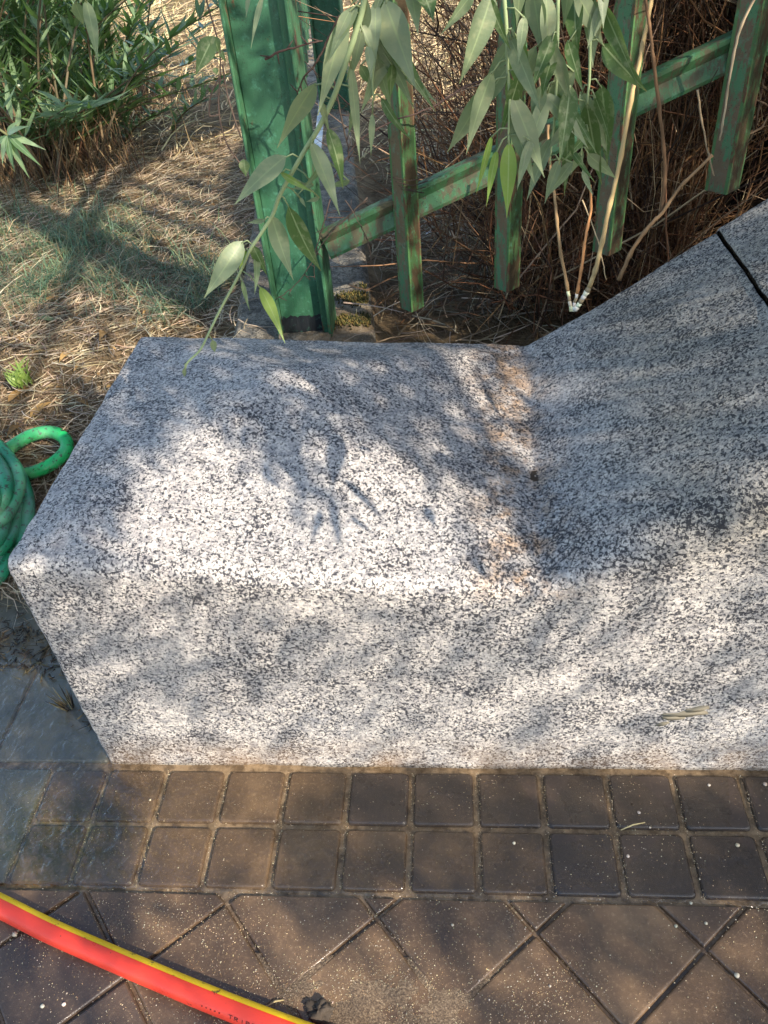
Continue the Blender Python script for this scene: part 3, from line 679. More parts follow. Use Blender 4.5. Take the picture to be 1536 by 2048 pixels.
# ---------------------------------------------------------------- straw, grass, litter
def oncurb(x, y): return curbx(y, 0) - .01 < x < curbx(y, 1) + .01
def strands(n, rng_fn, length, width, cols, mb, lift=.03, segs=3, flat=.25):
    for _ in range(n):
        x, y = rng_fn()
        if (y < YB + .01 and X0 - .005 < x < 1.6): continue
        z = float(gz(x, y)); cb = oncurb(x, y)
        if cb:
            if random.random() > .16: continue
            z = .385; 
        L = length * random.uniform(.4, 1.4); a = random.random() * 6.283; b_ = a + random.uniform(-.7, .7); el = abs(random.gauss(0, flat)); h0 = random.uniform(0, lift)
        w_ = width * random.uniform(.6, 1.3); c = jit(random.choice(cols), .3); base = len(mb.v)
        for s in range(segs + 1):
            u = s / segs; aa = a + (b_ - a) * u; px, py, pz = x + L * u * math.cos(aa) * math.cos(el), y + L * u * math.sin(aa) * math.cos(el), z + h0 + L * (math.sin(el) * u - .35 * math.sin(el) * u * u * 1.6)
            ww = w_ * (1 - .75 * u); nx, ny = -math.sin(aa) * ww, math.cos(aa) * ww; tz = ww * .6
            mb.v.append((px - nx, py - ny, pz - tz)); mb.v.append((px + nx, py + ny, pz + tz)); mb.col.append(c); mb.col.append(c)
        for s in range(segs): q = base + 2 * s; mb.f.append((q, q + 1, q + 3, q + 2)); mb.fm.append(0)
STRAW = ((.48, .38, .24), (.34, .26, .16), (.60, .49, .33), (.25, .18, .11), (.15, .105, .065), (.44, .37, .26), (.29, .21, .13))
sw = MB()
def near_left():
    while True:
        y = 1.42 + 3.2 * random.random() ** 1.2; x = random.uniform(-3.6, -.6)
        if fb(x * 2.2, y * 2.2, 5) > -.35 - .25 * random.random(): return x, y
strands(34000, near_left, .13, .0013, STRAW, sw, .025)
strands(7000, lambda: (random.uniform(-2.2, -.76), random.uniform(1.35, 2.6)), .10, .0016, STRAW, sw, .02)
strands(9000, lambda: (random.uniform(-5.5, .8), random.uniform(4.2, 9.5)), .24, .0034, ((.62, .48, .26), (.5, .38, .2), (.7, .56, .32), (.4, .3, .16)), sw, .05, 3, .6)
strands(9000, lambda: (random.uniform(-.35, 2.2), random.uniform(1.72, 5)), .2, .0021, STRAW + ((.24, .13, .06), (.18, .09, .04)), sw, .03, 3, .35)
strands(2500, lambda: (random.uniform(-8, 1), random.uniform(9, 16)), .45, .008, ((.62, .48, .26), (.5, .38, .2), (.45, .45, .2)), sw, .05, 3, .8)
tag(sw.build('dry_grass', M['straw']), 'flattened dry straw and dead grass covering the soil behind the granite', 'dry grass', kind='stuff')
gr = MB(); GR = ((.12, .22, .13), (.16, .26, .15), (.21, .30, .19), (.08, .14, .07), (.26, .3, .15), (.34, .28, .14))
cents = [(atg(px, py), r, n_) for px, py, r, n_ in ((60, 500, .30, 1000), (180, 520, .28, 1100), (110, 590, .22, 700), (30, 430, .3, 600), (270, 560, .16, 420), (380, 560, .16, 500), (405, 600, .12, 420), (350, 620, .1, 200), (200, 450, .2, 400), (250, 490, .15, 250), (20, 600, .15, 300), (440, 560, .1, 160))]
for c, r, n_ in cents:
    for _ in range(n_):
        x, y = random.gauss(c[0], r * .7), random.gauss(c[1], r * .6)
        if oncurb(x, y) or fb(x * 7, y * 7, 1) < random.uniform(-.25, .15): continue
        z = float(gz(x, y)); L = random.uniform(.04, .15); a = random.random() * 6.28; lean = random.uniform(.5, 1.9); c_ = jit(random.choice(GR), .25); base = len(gr.v); w_ = random.uniform(.0012, .0026)
        for s in range(4):
            u = s / 3; rr = L * lean * u * u * .8 + L * .1 * u; ww = w_ * (1 - .85 * u); gr.v += [(x + rr * math.cos(a) - ww * math.sin(a), y + rr * math.sin(a) + ww * math.cos(a), z + L * (u - .35 * lean * u * u)), (x + rr * math.cos(a) + ww * math.sin(a), y + rr * math.sin(a) - ww * math.cos(a), z + L * (u - .35 * lean * u * u))]; gr.col += [c_, c_]
        for s in range(3): q = base + 2 * s; gr.f.append((q, q + 1, q + 3, q + 2)); gr.fm.append(0)
tag(gr.build('green_grass', M['grass']), 'blue green grass blades growing through straw left of the post', 'grass', kind='stuff')
# small weed
wd_ = MB(); c = atg(45, 765, .02)
for _ in range(46):
    a = random.random() * 6.28; L = random.uniform(.03, .085); q = c + [L * .6 * math.cos(a), L * .6 * math.sin(a), L * random.uniform(.5, 1.1)]; p = c + [.03 * math.cos(a * 3), .03 * math.sin(a * 3), -.01 + random.random() * .02]
    wd_.leaf(p, q, (0, -.6, .8), .012, .3, .15, 4)
c[2] -= .02; tag(wd_.build('weed', M['willow_y'], loc=c), 'small bright green weed tuft in the straw above the green hose', 'weed')
wd_ = MB(); c = atz(138, 1415, .0)
for _ in range(40):
    a = random.random() * 6.28; L = random.uniform(.02, .05); wd_.tube([c + [.01 * math.cos(a), .01 * math.sin(a), 0], c + [L * .6 * math.cos(a) - .01, L * .6 * math.sin(a), L]], [.0016, .0004], 4, jit(random.choice(((.12, .10, .05), (.05, .04, .03), (.25, .2, .1)))))
tag(wd_.build('weed', M['twig'], loc=c), 'small dark tuft of wet dead grass at the foot of the granite left end', 'weed')
# mud and debris along the left foot of the block
db = MB()
for _ in range(1500):
    t = random.random(); x = X0 - abs(random.gauss(0, .04)) - .003 if t < .5 else random.uniform(-1.4, -.76); y = random.uniform(1.0, 1.3) if t < .5 else random.gauss(1.24, .05)
    if y < .93: continue
    a = random.random() * 6.28; L = random.uniform(.006, .03); p = np.array([x, y, .003 + random.random() * .006]); db.tube([p, p + [L * math.cos(a), L * math.sin(a), random.uniform(-.002, .006)]], [random.uniform(.0012, .003), .0006], 4, jit(random.choice(((.03, .022, .015), (.06, .045, .03), (.14, .1, .05))), .3))
tag(db.build('plant_debris', M['twig']), 'dark wet plant debris along the left foot of the granite block', 'debris', kind='stuff')
lt = MB()
for _ in range(2600):
    x, y = near_left()
    if oncurb(x, y) or (y < YB and x > X0): continue
    z = float(gz(x, y)) + .004; L = random.uniform(.006, .03); a = random.random() * 6.28
    lt.leaf((x, y, z + random.uniform(0, .015)), (x + L * math.cos(a), y + L * math.sin(a), z + random.uniform(0, .015)), (random.gauss(0, .5), random.gauss(0, .5), 1), L * random.uniform(.3, .7), .3, .2, 3)
tag(lt.build('leaf_litter', M['dryleaf']), 'crumbled brown leaf litter among the straw left of the granite', 'leaf litter', kind='stuff')
# fallen leaves, one by one
LW = {'o': 'orange brown', 'O': 'bright orange', 'b': 'brown', 'g': 'grey green', 'w': 'whitish'}
for px, py, t, where in ((250, 450, 'O', 'catching sun between oleander and green grass'), (300, 485, 'o', 'in the straw, nearest the post of the orange ones'), (330, 455, 'o', 'lying on dark soil left of the post'),
        (240, 470, 'o', 'at the right edge of the green grass'), (140, 705, 'b', 'in straw left of the granite back corner'), (40, 850, 'b', 'in the straw just above the green hose loop'), (110, 640, 'g', 'lying below the green grass patch'),
        (30, 620, 'b', 'at the left edge below the green grass'), (265, 715, 'b', 'touching the left edge of the granite top'), (85, 610, 'b', 'half under green grass blades, left'), (395, 520, 'b', 'beside the hanging willow tip, left of the post'),
        (15, 805, 'b', 'at the left edge below the small weed'), (160, 800, 'b', 'in straw midway between weed and granite'), (215, 665, 'b', 'in straw above the granite back left corner'), (65, 705, 'b', 'in straw above the small bright weed'),
        (850, 470, 'w', 'small, on dark soil right of the first fence bar'), (610, 238, 'w', 'small, on the curb beside the post'), (225, 545, 'g', 'between two green grass tufts'), (60, 835, 'O', 'beside the small bright weed'), (320, 590, 'w', 'small, on the straw left of the curb')):
    p = atg(px, py, .012) if px not in (850, 610) else (atg(px, py, .03) if px == 850 else atz(px, py, .392)); L = random.uniform(.05, .09) if t != 'w' else .03; a = random.random() * 6.28; m_ = MB()
    m_.leaf(p, p + [L * math.cos(a), L * math.sin(a), .008], (random.uniform(-.3, .3), random.uniform(-.3, .3), 1), L * .42, random.uniform(-.5, .5), .15, 6, col=random.uniform(.2, 1), curl=random.uniform(-.3, .4))
    if t == 'w': m_.col = [(.75, .72, .68)] * len(m_.v)
    tag(m_.build('fallen_leaf', M['grain'] if t == 'w' else (M['willow'] if t == 'g' else M['dryleaf']), loc=p), f'{LW[t]} fallen leaf {where}', 'leaf', 'fallen leaves on the straw and soil')

# ---------------------------------------------------------------- oleander
def oleander(name, c, nst, H, spread, label, seed, Lf=.17, lean=(.1, 0)):
    random.seed(seed); root = thing(name, c.tolist(), label, 'bush'); st = MB(); lf = MB()
    for _ in range(nst):
        a = random.random() * 6.28; b0 = c + [random.gauss(0, .12), random.gauss(0, .12), -.02]; h = H * random.uniform(.22, 1.1); sp = spread * random.uniform(.15, 1)
        tip = b0 + [sp * math.cos(a) + lean[0], sp * math.sin(a) + lean[1], h]; mid = b0 + (tip - b0) * .5 + [-.1 * sp * math.cos(a), -.1 * sp * math.sin(a), h * .15]
        pts = smoothpts([b0, mid, tip], 6); st.tube(pts, [.007 * (1 - .7 * i / len(pts)) for i in range(len(pts))], 5, jit((.16, .12, .07), .3))
        for i in range(4, len(pts)):
            for k in range(random.choice((3, 4, 5))):
                t = pts[i] - pts[i - 1]; t /= np.linalg.norm(t); aa = random.random() * 6.28; e_ = np.array([math.cos(aa), math.sin(aa), random.uniform(-.1, .3)]); dr = t * random.uniform(.25, .9) + e_ * .8; dr /= np.linalg.norm(dr)
                q = pts[i] + t * random.uniform(-.06, .03); lf.leaf(q, q + dr * Lf * random.uniform(.6, 1.15), (e_[0] * -.5, e_[1] * -.5, 1), Lf * .16, .3, random.uniform(-.08, .08), 4)
    st.build('stems', M['twig'], root); lf.build('foliage', M['oleander'], root)
    dd = MB()
    if nst < 20: return root
    for _ in range(int(nst * 7)):
        x, y = random.gauss(c[0], .24), random.gauss(c[1], .2); z = float(gz(x, y)); L = random.uniform(.1, .4); a = random.random() * 6.28; ln = random.uniform(.05, .6)
        p = np.array([x, y, z]); q = p + [L * ln * math.cos(a), L * ln * math.sin(a), L]; dd.tube([p, (p + q) / 2 + [random.gauss(0, .02), random.gauss(0, .02), 0], q], [.0025, .002, .0008], 3, jit(random.choice(((.16, .09, .045), (.09, .05, .03), (.3, .2, .1), (.22, .12, .05))), .3), cap=False)
    tag(dd.build('dead_stems', M['twig'], root), kind='stuff')
    return root
cz = lambda px, py: atg(px, py)
oleander('oleander_bush', cz(95, 345), 74, 1.25, 1.0, 'dense oleander bush with long narrow dark green leaves at the upper left', 5, .19)
oleander('oleander_bush', cz(-150, 300), 60, 1.1, .7, 'oleander foliage cut off by the left edge of the picture', 6, .19)
oleander('oleander_bush', cz(110, 110), 44, 1.0, 1.0, 'pale oleander standing farther back behind the dense one', 8, .22)
oleander('oleander_bush', cz(215, 235), 34, 1.0, .50, 'thin oleander stems arching right with single narrow leaves against sunlit straw', 12, .20, (.12, -.05))
oleander('oleander_shoot', cz(235, 300), 5, .28, .30, 'low bright green oleander shoot at the foot of the dense bush', 9, .13, (.16, 0))
# leaf fan low on the left
random.seed(31); fan = MB(); hub = aty(15, 270, 2.5)
for tx, ty in ((85, 335), (60, 358), (30, 345), (5, 330), (60, 252), (-25, 320), (40, 240), (92, 300)): fan.leaf(hub, aty(tx, ty, 2.5 + random.uniform(-.05, .05)), (0, -.7, .7), .024, .3, .06, 6)
fr = thing('oleander_shoot', hub.tolist(), 'fan of long grey green leaves hanging at the left edge below the bush', 'shoot'); fan.build('foliage', M['oleander'], fr)
m_ = MB(); m_.tube(smoothpts([hub + [-.5, .5, -.15 - hub[2] + .45], hub + [-.3, .25, .05], hub], 6), .004, 5, (.12, .12, .05)); m_.build('stems', M['twig'], fr)

# ---------------------------------------------------------------- dark tree and dry thicket
random.seed(44)
tree = thing('willow_tree', (1.35, 3.0, .2), 'dark rough-barked willow trunk behind the sloping fence, its leafy branches hanging into view', 'tree')
tm = MB(); rows = []
for i in range(60):
    z = .1 + 2.9 * i / 59; cx = 1.38 + .10 * z; cy = 3.0 - .05 * z; rr = .48 + .22 * math.exp(-(z - .1) * 2.2)
    rows.append([(cx + (rr + .03 * fb(math.cos(a) * 3, math.sin(a) * 3, z * 1.2) + .02 * fb(math.cos(a) * 12, math.sin(a) * 12, z * 3)) * math.cos(a), cy + (rr + .04 * fb(math.cos(a) * 3, math.sin(a) * 3, z) + .02 * fb(math.cos(a) * 12, math.sin(a) * 12, z * 3)) * math.sin(a), z) for a in np.linspace(0, 6.283, 90, endpoint=False)])
tm.quadstrip(rows, True, True); tm.build('trunk', M['bark'], tree)
lm = MB()
for tgt in ((-.6, .6, 3.3), (1.2, -.8, 3.6), (2.4, -1.6, 3.9), (4.2, .2, 4.2), (3.8, -2.6, 4.0), (-1.0, -1.2, 3.6), (3.2, 2.4, 4.2), (.2, 2.4, 3.6), (-3.5, 6.0, 5.0), (-6.0, 7.5, 5.4), (-4.5, 4.0, 5.0), (-2.0, 8.5, 5.4), (5.2, -1.2, 4.3), (1.0, -3.0, 3.8)):
    a = np.array([1.65, 2.85, 2.9]); b_ = np.array(tgt); mid = (a + b_) / 2 + [0, 0, .5]; pts = smoothpts([a, mid, b_], 8); lm.tube(pts, [.075 * (1 - .85 * i / len(pts)) for i in range(len(pts))], 8)
lm.build('limb', M['bark'], tree)

th = MB()
BR = ((.14, .065, .03), (.22, .11, .05), (.08, .04, .022), (.30, .17, .08), (.05, .03, .02), (.42, .30, .18), (.2, .09, .04))
for _ in range(9000):
    px = 1000 + 560 * random.random() ** .8; yy = random.uniform(2.35, 3.3); xx = aty(px, 300, yy)[0]
    if random.random() < .05: xx = random.uniform(-.05, .5)
    z0 = float(gz(xx, yy)); k = random.random()
    if xx > .72 and random.random() < .93: yy = random.uniform(2.3, 2.5); za = random.uniform(.75, 1.3); zb_ = za + random.uniform(.1, .6)
    elif k < .45: za, zb_ = z0 + random.uniform(0, .25), z0 + random.uniform(.2, .9)
    else: za = random.uniform(.35, 1.2); zb_ = za + random.uniform(.1, .7)
    if xx > .72 and za < .9 and random.random() < .7: continue
    sl = random.choice((.06, .12, .35)); p = np.array([xx, yy, za]); q = np.array([xx + random.gauss(0, sl), yy + random.gauss(0, sl * .6), zb_]); bow = random.gauss(0, .04); mid = (p + q) / 2 + [bow, random.gauss(0, .03), random.gauss(0, .02)]
    m1 = p + (q - p) * .25 + np.array([bow * .75, 0, 0]); m2 = p + (q - p) * .75 + np.array([bow * .75, 0, 0]); w0 = random.choice((.0008, .0012, .0012, .0022, .0032))
    th.tube([p, m1, mid, m2, q], [w0, w0, w0 * .9, w0 * .8, w0 * .3], 3, jit(random.choice(BR), .35), cap=False)
for _ in range(4200):   # crossing fine twigs
    px = random.uniform(840, 1560) if random.random() < .3 else random.uniform(1020, 1340); yy = random.uniform(2.3, 3.2); p = aty(px, random.uniform(0, 600), yy)
    if p[2] < .2: continue
    a = random.random() * 6.28; L = random.uniform(.05, .3); q = p + [L * math.cos(a), L * .3 * math.sin(a), L * .8 * math.sin(a)]
    th.tube([p, (p + q) / 2 + [0, 0, random.gauss(0, .03)], q], [.0014, .0011, .0004], 3, jit(random.choice(BR), .35), cap=False)
tag(th.build('dead_vine_thicket', M['twig']), 'dense tangle of dry reddish brown stems between the fence and the tree', 'thicket', kind='stuff')

# single canes growing from behind the ramp
def cane(pix, ys_, r, label, cols, name='cane'):
    pts = smoothpts([aty(x, y, yy) for (x, y), yy in zip(pix, ys_)], 6); n = len(pts); root = thing(name, pts[0].tolist(), label, 'cane')
    k = max(1, int(n * .14)) if len(cols) > 1 else 0
    m_ = MB(); rr = [.74 * r * (1 - .35 * i / n) * (1.3 if i % 5 == 0 else 1) for i in range(n)]; pts = [p + [random.gauss(0, .0004), 0, random.gauss(0, .0004)] for p in pts]
    if k:
        for q in range(k): m_.tube(pts[q:q + 2], rr[q:q + 2], 8, jit(cols[0], .12) if q % 3 != 2 else (.28, .22, .13))
        m_.build('pale_base', M['twig'], root); m_ = MB()
    m_.tube(pts[k:], rr[k:], 8, cols[-1]); b0 = len(m_.v)
    for i in range(len(m_.col)): m_.col[i] = tuple(min(1, c * (1 + .45 * fb(m_.v[i][0] * 60, m_.v[i][2] * 40, 2))) for c in cols[-1])
    m_.build('stem', M['twig'], root); return root
Y1 = YB + .03
cane([(1143, 622), (1132, 560), (1118, 480), (1110, 400), (1100, 330), (1096, 250)], [Y1, Y1 + .02, Y1 + .04, Y1 + .08, Y1 + .12, Y1 + .16], .0055, 'brown cane with pale base, left of the three rising behind the ramp', [(.62, .60, .38), (.30, .19, .09)])
cane([(1146, 622), (1157, 570), (1165, 520), (1172, 470), (1182, 420), (1180, 370)], [Y1, Y1 + .01, Y1 + .02, Y1 + .03, Y1 + .05, Y1 + .05], .0052, 'short reddish cane with white base, middle of the three behind the ramp', [(.62, .60, .50), (.42, .20, .08)])
cane([(1150, 620), (1178, 575), (1196, 520), (1213, 440), (1238, 330), (1262, 200), (1290, 70), (1306, -20)], [Y1] * 2 + [Y1 + .01, Y1 + .02, Y1 + .04, Y1 + .06, Y1 + .08, Y1 + .1], .0075, 'long thick yellowish cane crossing the third fence bar, behind the ramp', [(.66, .66, .5), (.42, .30, .14)])
cane([(1238, 560), (1265, 500), (1300, 450), (1325, 425), (1360, 375), (1425, 310)], [Y1 + .05] * 6, .0062, 'bare brown cane leaning right, forked, right of the pale based canes', [(.26, .16, .08)])
cane([(1322, 430), (1330, 350), (1325, 270), (1310, 150), (1300, 60), (1290, -10)], [Y1 + .06] * 6, .0058, 'upright dark brown cane rising from the fork of the leaning cane', [(.14, .08, .04)])
cane([(1395, 180), (1405, 250), (1422, 330), (1428, 352)], [1.95] * 4, .003, 'thin bare twig hanging left of the rightmost fence bar', [(.3, .22, .13)])
cane([(1512, -10), (1480, 60), (1462, 140), (1448, 230), (1440, 280)], [1.98] * 5, .004, 'pale thin cane hanging in front of the rightmost fence bar', [(.42, .32, .2)])
cane([(1165, 400), (1195, 480), (1212, 560)], [1.9, 1.85, 1.8], .002, 'thin pale twig crossing the bottom of the third fence bar', [(.55, .4, .22)])

# brambles crossing the middle
TW = (.055, .036, .028)
for k, (pix, yy, r, lab) in enumerate((
    ([(530, 118), (560, 103), (600, 92), (645, 80)], 1.9, .004, 'short dark bramble twig crossing the top of the green post'),
    ([(680, 30), (655, 80), (635, 120), (605, 160), (595, 190)], 1.95, .004, 'dark curved bramble twig beside the upper right edge of the post'),
    ([(655, 110), (672, 180), (683, 240), (694, 290), (697, 322)], 1.9, .0035, 'long dark bramble stem hanging over the curb'),
    ([(1000, 150), (930, 175), (860, 215), (780, 245), (720, 280), (690, 320), (660, 370)], 2.0, .0035, 'long dark bramble arching from the fence down to the curb'),
    ([(1010, 230), (900, 225), (830, 225)], 2.2, .0035, 'dark twig running level between the first two fence bars'),
    ([(700, 293), (760, 296), (830, 292), (930, 280)], 2.15, .002, 'thin twig running level behind the first fence bar'),
    ([(850, 40), (900, 100), (925, 170), (950, 230)], 2.2, .0028, 'dark twig hanging between the first two fence bars'),
    ([(895, 10), (920, 60), (880, 120), (850, 190)], 2.15, .002, 'fine branched twig over the sunlit straw'),
    ([(985, 0), (978, 80), (985, 150), (990, 230)], 2.12, .0025, 'dark twig hanging left of the second fence bar'),
    ([(735, 395), (690, 440), (650, 480), (600, 560), (550, 600)], 1.98, .003, 'grey twig crossing the lower part of the post'),
    ([(690, 400), (720, 450), (738, 490), (742, 530)], 1.96, .002, 'thin brown twig hanging in front of the curb'),
    ([(660, 400), (640, 470), (628, 520), (630, 560)], 1.95, .0022, 'short red brown twig at the right edge of the post'),
    ([(756, 345), (720, 355), (690, 350)], 2.05, .0015, 'thin pale twig left of the first fence bar'))):
    pts = smoothpts([aty(x, y, yy) for x, y in pix], 6); pts = [p + [random.gauss(0, .0008), random.gauss(0, .002), random.gauss(0, .0008)] for p in pts]
    m_ = MB(); m_.tube(pts, [.72 * r * (1 - .5 * i / len(pts)) for i in range(len(pts))], 6, jit(TW))
    for i in range(2, len(pts), 3):
        a = random.random() * 6.28; q = pts[i] + [.022 * math.cos(a), 0, .022 * math.sin(a)]; m_.tube([pts[i], q], [r * .5, r * .2], 4, TW)
    tag(m_.build('bramble_twig', M['twig'], loc=pts[0]), lab, 'twig', 'dark bramble twigs around the post and fence')

# ---------------------------------------------------------------- hanging willow branches
random.seed(5)
def branch(stem, ys_, r, leaves, parent=tree, mat='willow', ydef=1.1, stemcol=(.26, .33, .17), extra=0, ymax=300):
    pts = smoothpts([aty(x, y, yy) for (x, y), yy in zip(stem, ys_)], 6)
    m_ = MB(); m_.tube(pts, [r * (1 - .6 * i / len(pts)) for i in range(len(pts))], 8, stemcol)
    b_ = m_.build('hanging_branch', M['twig'], parent)
    yb_ = lambda y: float(np.interp(y, [s[1] for s in stem], ys_))
    A = MB(); B = MB(); leaves = list(leaves)
    for _ in range(extra):
        q = random.choice(stem[:max(2, int(len(stem) * .8))]); L_ = random.uniform(80, 165); an = random.gauss(.1, .38); x_, y_ = q[0] + random.uniform(-45, 45), q[1] + random.uniform(-70, 50)
        y_ = min(y_, max(-30, ymax - L_)); leaves.append((x_, y_, x_ + L_ * math.sin(an), y_ + L_ * math.cos(an), L_ * random.uniform(.19, .26), random.choice(('d', '', ''))))
    for L in leaves:
        x0, y0, x1, y1, wd = L[:5]; young = len(L) > 5 and L[5] == 'y'
        yy = yb_(y0) + random.uniform(-.01, .01); a = aty(x0, y0, yy); q = aty(x1, y1, yy + random.uniform(-.03, .03)); dist = np.linalg.norm(a - [0, 0, HC])
        # petiole reaches the nearest point of the stem
        j = int(np.argmin([np.linalg.norm(p - a) for p in pts])); sp_ = pts[max(0, j - 1)]
        tgt = B if young else A
        view = np.array([0, 0, HC]) - (a + q) / 2; view /= np.linalg.norm(view); tn = random.uniform(-.6, .6)
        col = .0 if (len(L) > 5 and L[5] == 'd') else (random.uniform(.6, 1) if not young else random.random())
        if math.hypot(x1 - x0, y1 - y0) > 60: q = q + np.array([0, random.uniform(-.05, .05), 0])
        nr = view + np.cross(view, (q - a) / np.linalg.norm(q - a)) * tn
        tgt.leaf(a, q, nr, wd * 1.02 / F * dist, random.uniform(.12, .35), random.uniform(-.05, .07), 12, col=col)
        m2 = A; 
        if np.linalg.norm(sp_ - a) < .09: 
            b0 = len(A.v); A.tube([sp_, (sp_ + a) / 2 + [0, 0, .004], a + (q - a) * .04], .0011, 5, (.5, .3, .8))
    if A.v: A.build('foliage', M[mat], b_)
    if B.v: B.build('young_foliage', M['willow_y'], b_)
    return b_
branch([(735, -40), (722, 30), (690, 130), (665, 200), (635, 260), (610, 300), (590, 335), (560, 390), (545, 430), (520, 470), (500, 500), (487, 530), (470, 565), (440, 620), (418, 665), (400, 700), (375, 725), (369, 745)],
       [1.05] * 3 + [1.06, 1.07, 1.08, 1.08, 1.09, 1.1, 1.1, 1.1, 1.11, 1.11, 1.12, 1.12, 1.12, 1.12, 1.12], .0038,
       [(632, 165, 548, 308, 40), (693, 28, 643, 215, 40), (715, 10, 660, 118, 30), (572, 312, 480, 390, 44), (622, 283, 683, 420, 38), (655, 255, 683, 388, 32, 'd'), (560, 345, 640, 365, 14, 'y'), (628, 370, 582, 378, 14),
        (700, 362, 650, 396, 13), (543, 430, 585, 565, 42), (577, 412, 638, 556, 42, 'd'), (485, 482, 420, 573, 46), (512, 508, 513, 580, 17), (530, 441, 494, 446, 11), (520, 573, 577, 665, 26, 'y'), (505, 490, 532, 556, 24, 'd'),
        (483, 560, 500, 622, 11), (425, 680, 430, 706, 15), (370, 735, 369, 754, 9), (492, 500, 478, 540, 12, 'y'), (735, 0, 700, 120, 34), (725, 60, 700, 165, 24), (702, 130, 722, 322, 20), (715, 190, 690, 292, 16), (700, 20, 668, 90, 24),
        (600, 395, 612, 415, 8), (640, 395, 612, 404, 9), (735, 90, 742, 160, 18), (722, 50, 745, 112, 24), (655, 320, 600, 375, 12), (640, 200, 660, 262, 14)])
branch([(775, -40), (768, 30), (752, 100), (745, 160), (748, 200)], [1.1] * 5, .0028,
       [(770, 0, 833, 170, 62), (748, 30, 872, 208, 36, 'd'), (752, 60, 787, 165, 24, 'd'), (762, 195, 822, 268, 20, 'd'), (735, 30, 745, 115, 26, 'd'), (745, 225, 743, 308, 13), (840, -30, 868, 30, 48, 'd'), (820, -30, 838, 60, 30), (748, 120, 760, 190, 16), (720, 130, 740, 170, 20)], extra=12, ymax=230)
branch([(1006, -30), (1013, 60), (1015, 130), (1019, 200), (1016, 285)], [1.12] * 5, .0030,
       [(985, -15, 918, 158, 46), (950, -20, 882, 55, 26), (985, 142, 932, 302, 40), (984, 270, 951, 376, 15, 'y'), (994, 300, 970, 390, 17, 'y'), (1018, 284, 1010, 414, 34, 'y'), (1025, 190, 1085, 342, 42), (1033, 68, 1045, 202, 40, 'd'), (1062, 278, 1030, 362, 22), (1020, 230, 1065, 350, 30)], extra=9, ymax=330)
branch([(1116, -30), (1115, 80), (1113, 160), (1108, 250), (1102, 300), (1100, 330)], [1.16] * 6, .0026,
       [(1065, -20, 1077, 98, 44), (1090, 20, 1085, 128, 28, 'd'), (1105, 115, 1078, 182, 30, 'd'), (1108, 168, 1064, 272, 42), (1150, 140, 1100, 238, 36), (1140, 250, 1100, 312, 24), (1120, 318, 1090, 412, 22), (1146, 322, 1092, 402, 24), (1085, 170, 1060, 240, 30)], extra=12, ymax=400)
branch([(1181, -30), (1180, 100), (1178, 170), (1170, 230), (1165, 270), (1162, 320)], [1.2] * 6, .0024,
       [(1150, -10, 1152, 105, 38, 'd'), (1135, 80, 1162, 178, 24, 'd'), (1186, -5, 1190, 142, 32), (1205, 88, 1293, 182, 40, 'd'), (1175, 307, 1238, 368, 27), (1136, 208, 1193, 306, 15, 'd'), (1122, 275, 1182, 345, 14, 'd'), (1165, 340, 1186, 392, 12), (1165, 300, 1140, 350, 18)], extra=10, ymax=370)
branch([(200, -60), (170, -20), (160, 5)], [1.0] * 3, .0025, [(172, 0, 208, 120, 24), (150, 5, 168, 52, 22)])
branch([(540, -60), (520, -20)], [1.0] * 2, .0022, [(526, -10, 516, 82, 12), (498, -10, 492, 36, 9)])
# thin vine hanging left of the post
vroot = thing('hanging_vine', aty(440, 100, 1.6).tolist(), 'thin brown vine with a few green leaves hanging left of the green post', 'vine')
m_ = MB()
for pix in ([(405, -60), (413, 0), (430, 60), (440, 100), (440, 160), (437, 200), (441, 245), (455, 290), (475, 320), (488, 340)], [(445, 130), (455, 190), (470, 240), (482, 275)], [(441, 150), (422, 190), (419, 230), (438, 229)]):
    m_.tube(smoothpts([aty(x, y, 1.6) for x, y in pix], 6), .0015, 5, (.09, .06, .045))
m_.build('stem', M['twig'], vroot); A = MB()
for x0, y0, x1, y1, wd in ((428, 72, 391, 150, 32), (427, 72, 440, 108, 18), (488, 318, 492, 354, 20), (430, 135, 434, 150, 10), (440, 100, 452, 125, 9)):
    a, q = aty(x0, y0, 1.6), aty(x1, y1, 1.6); A.leaf(a, q, (0, -1, .3), wd / F * 1.95, .2, .05, 10, col=.15)
A.build('foliage', M['willow'], vroot)

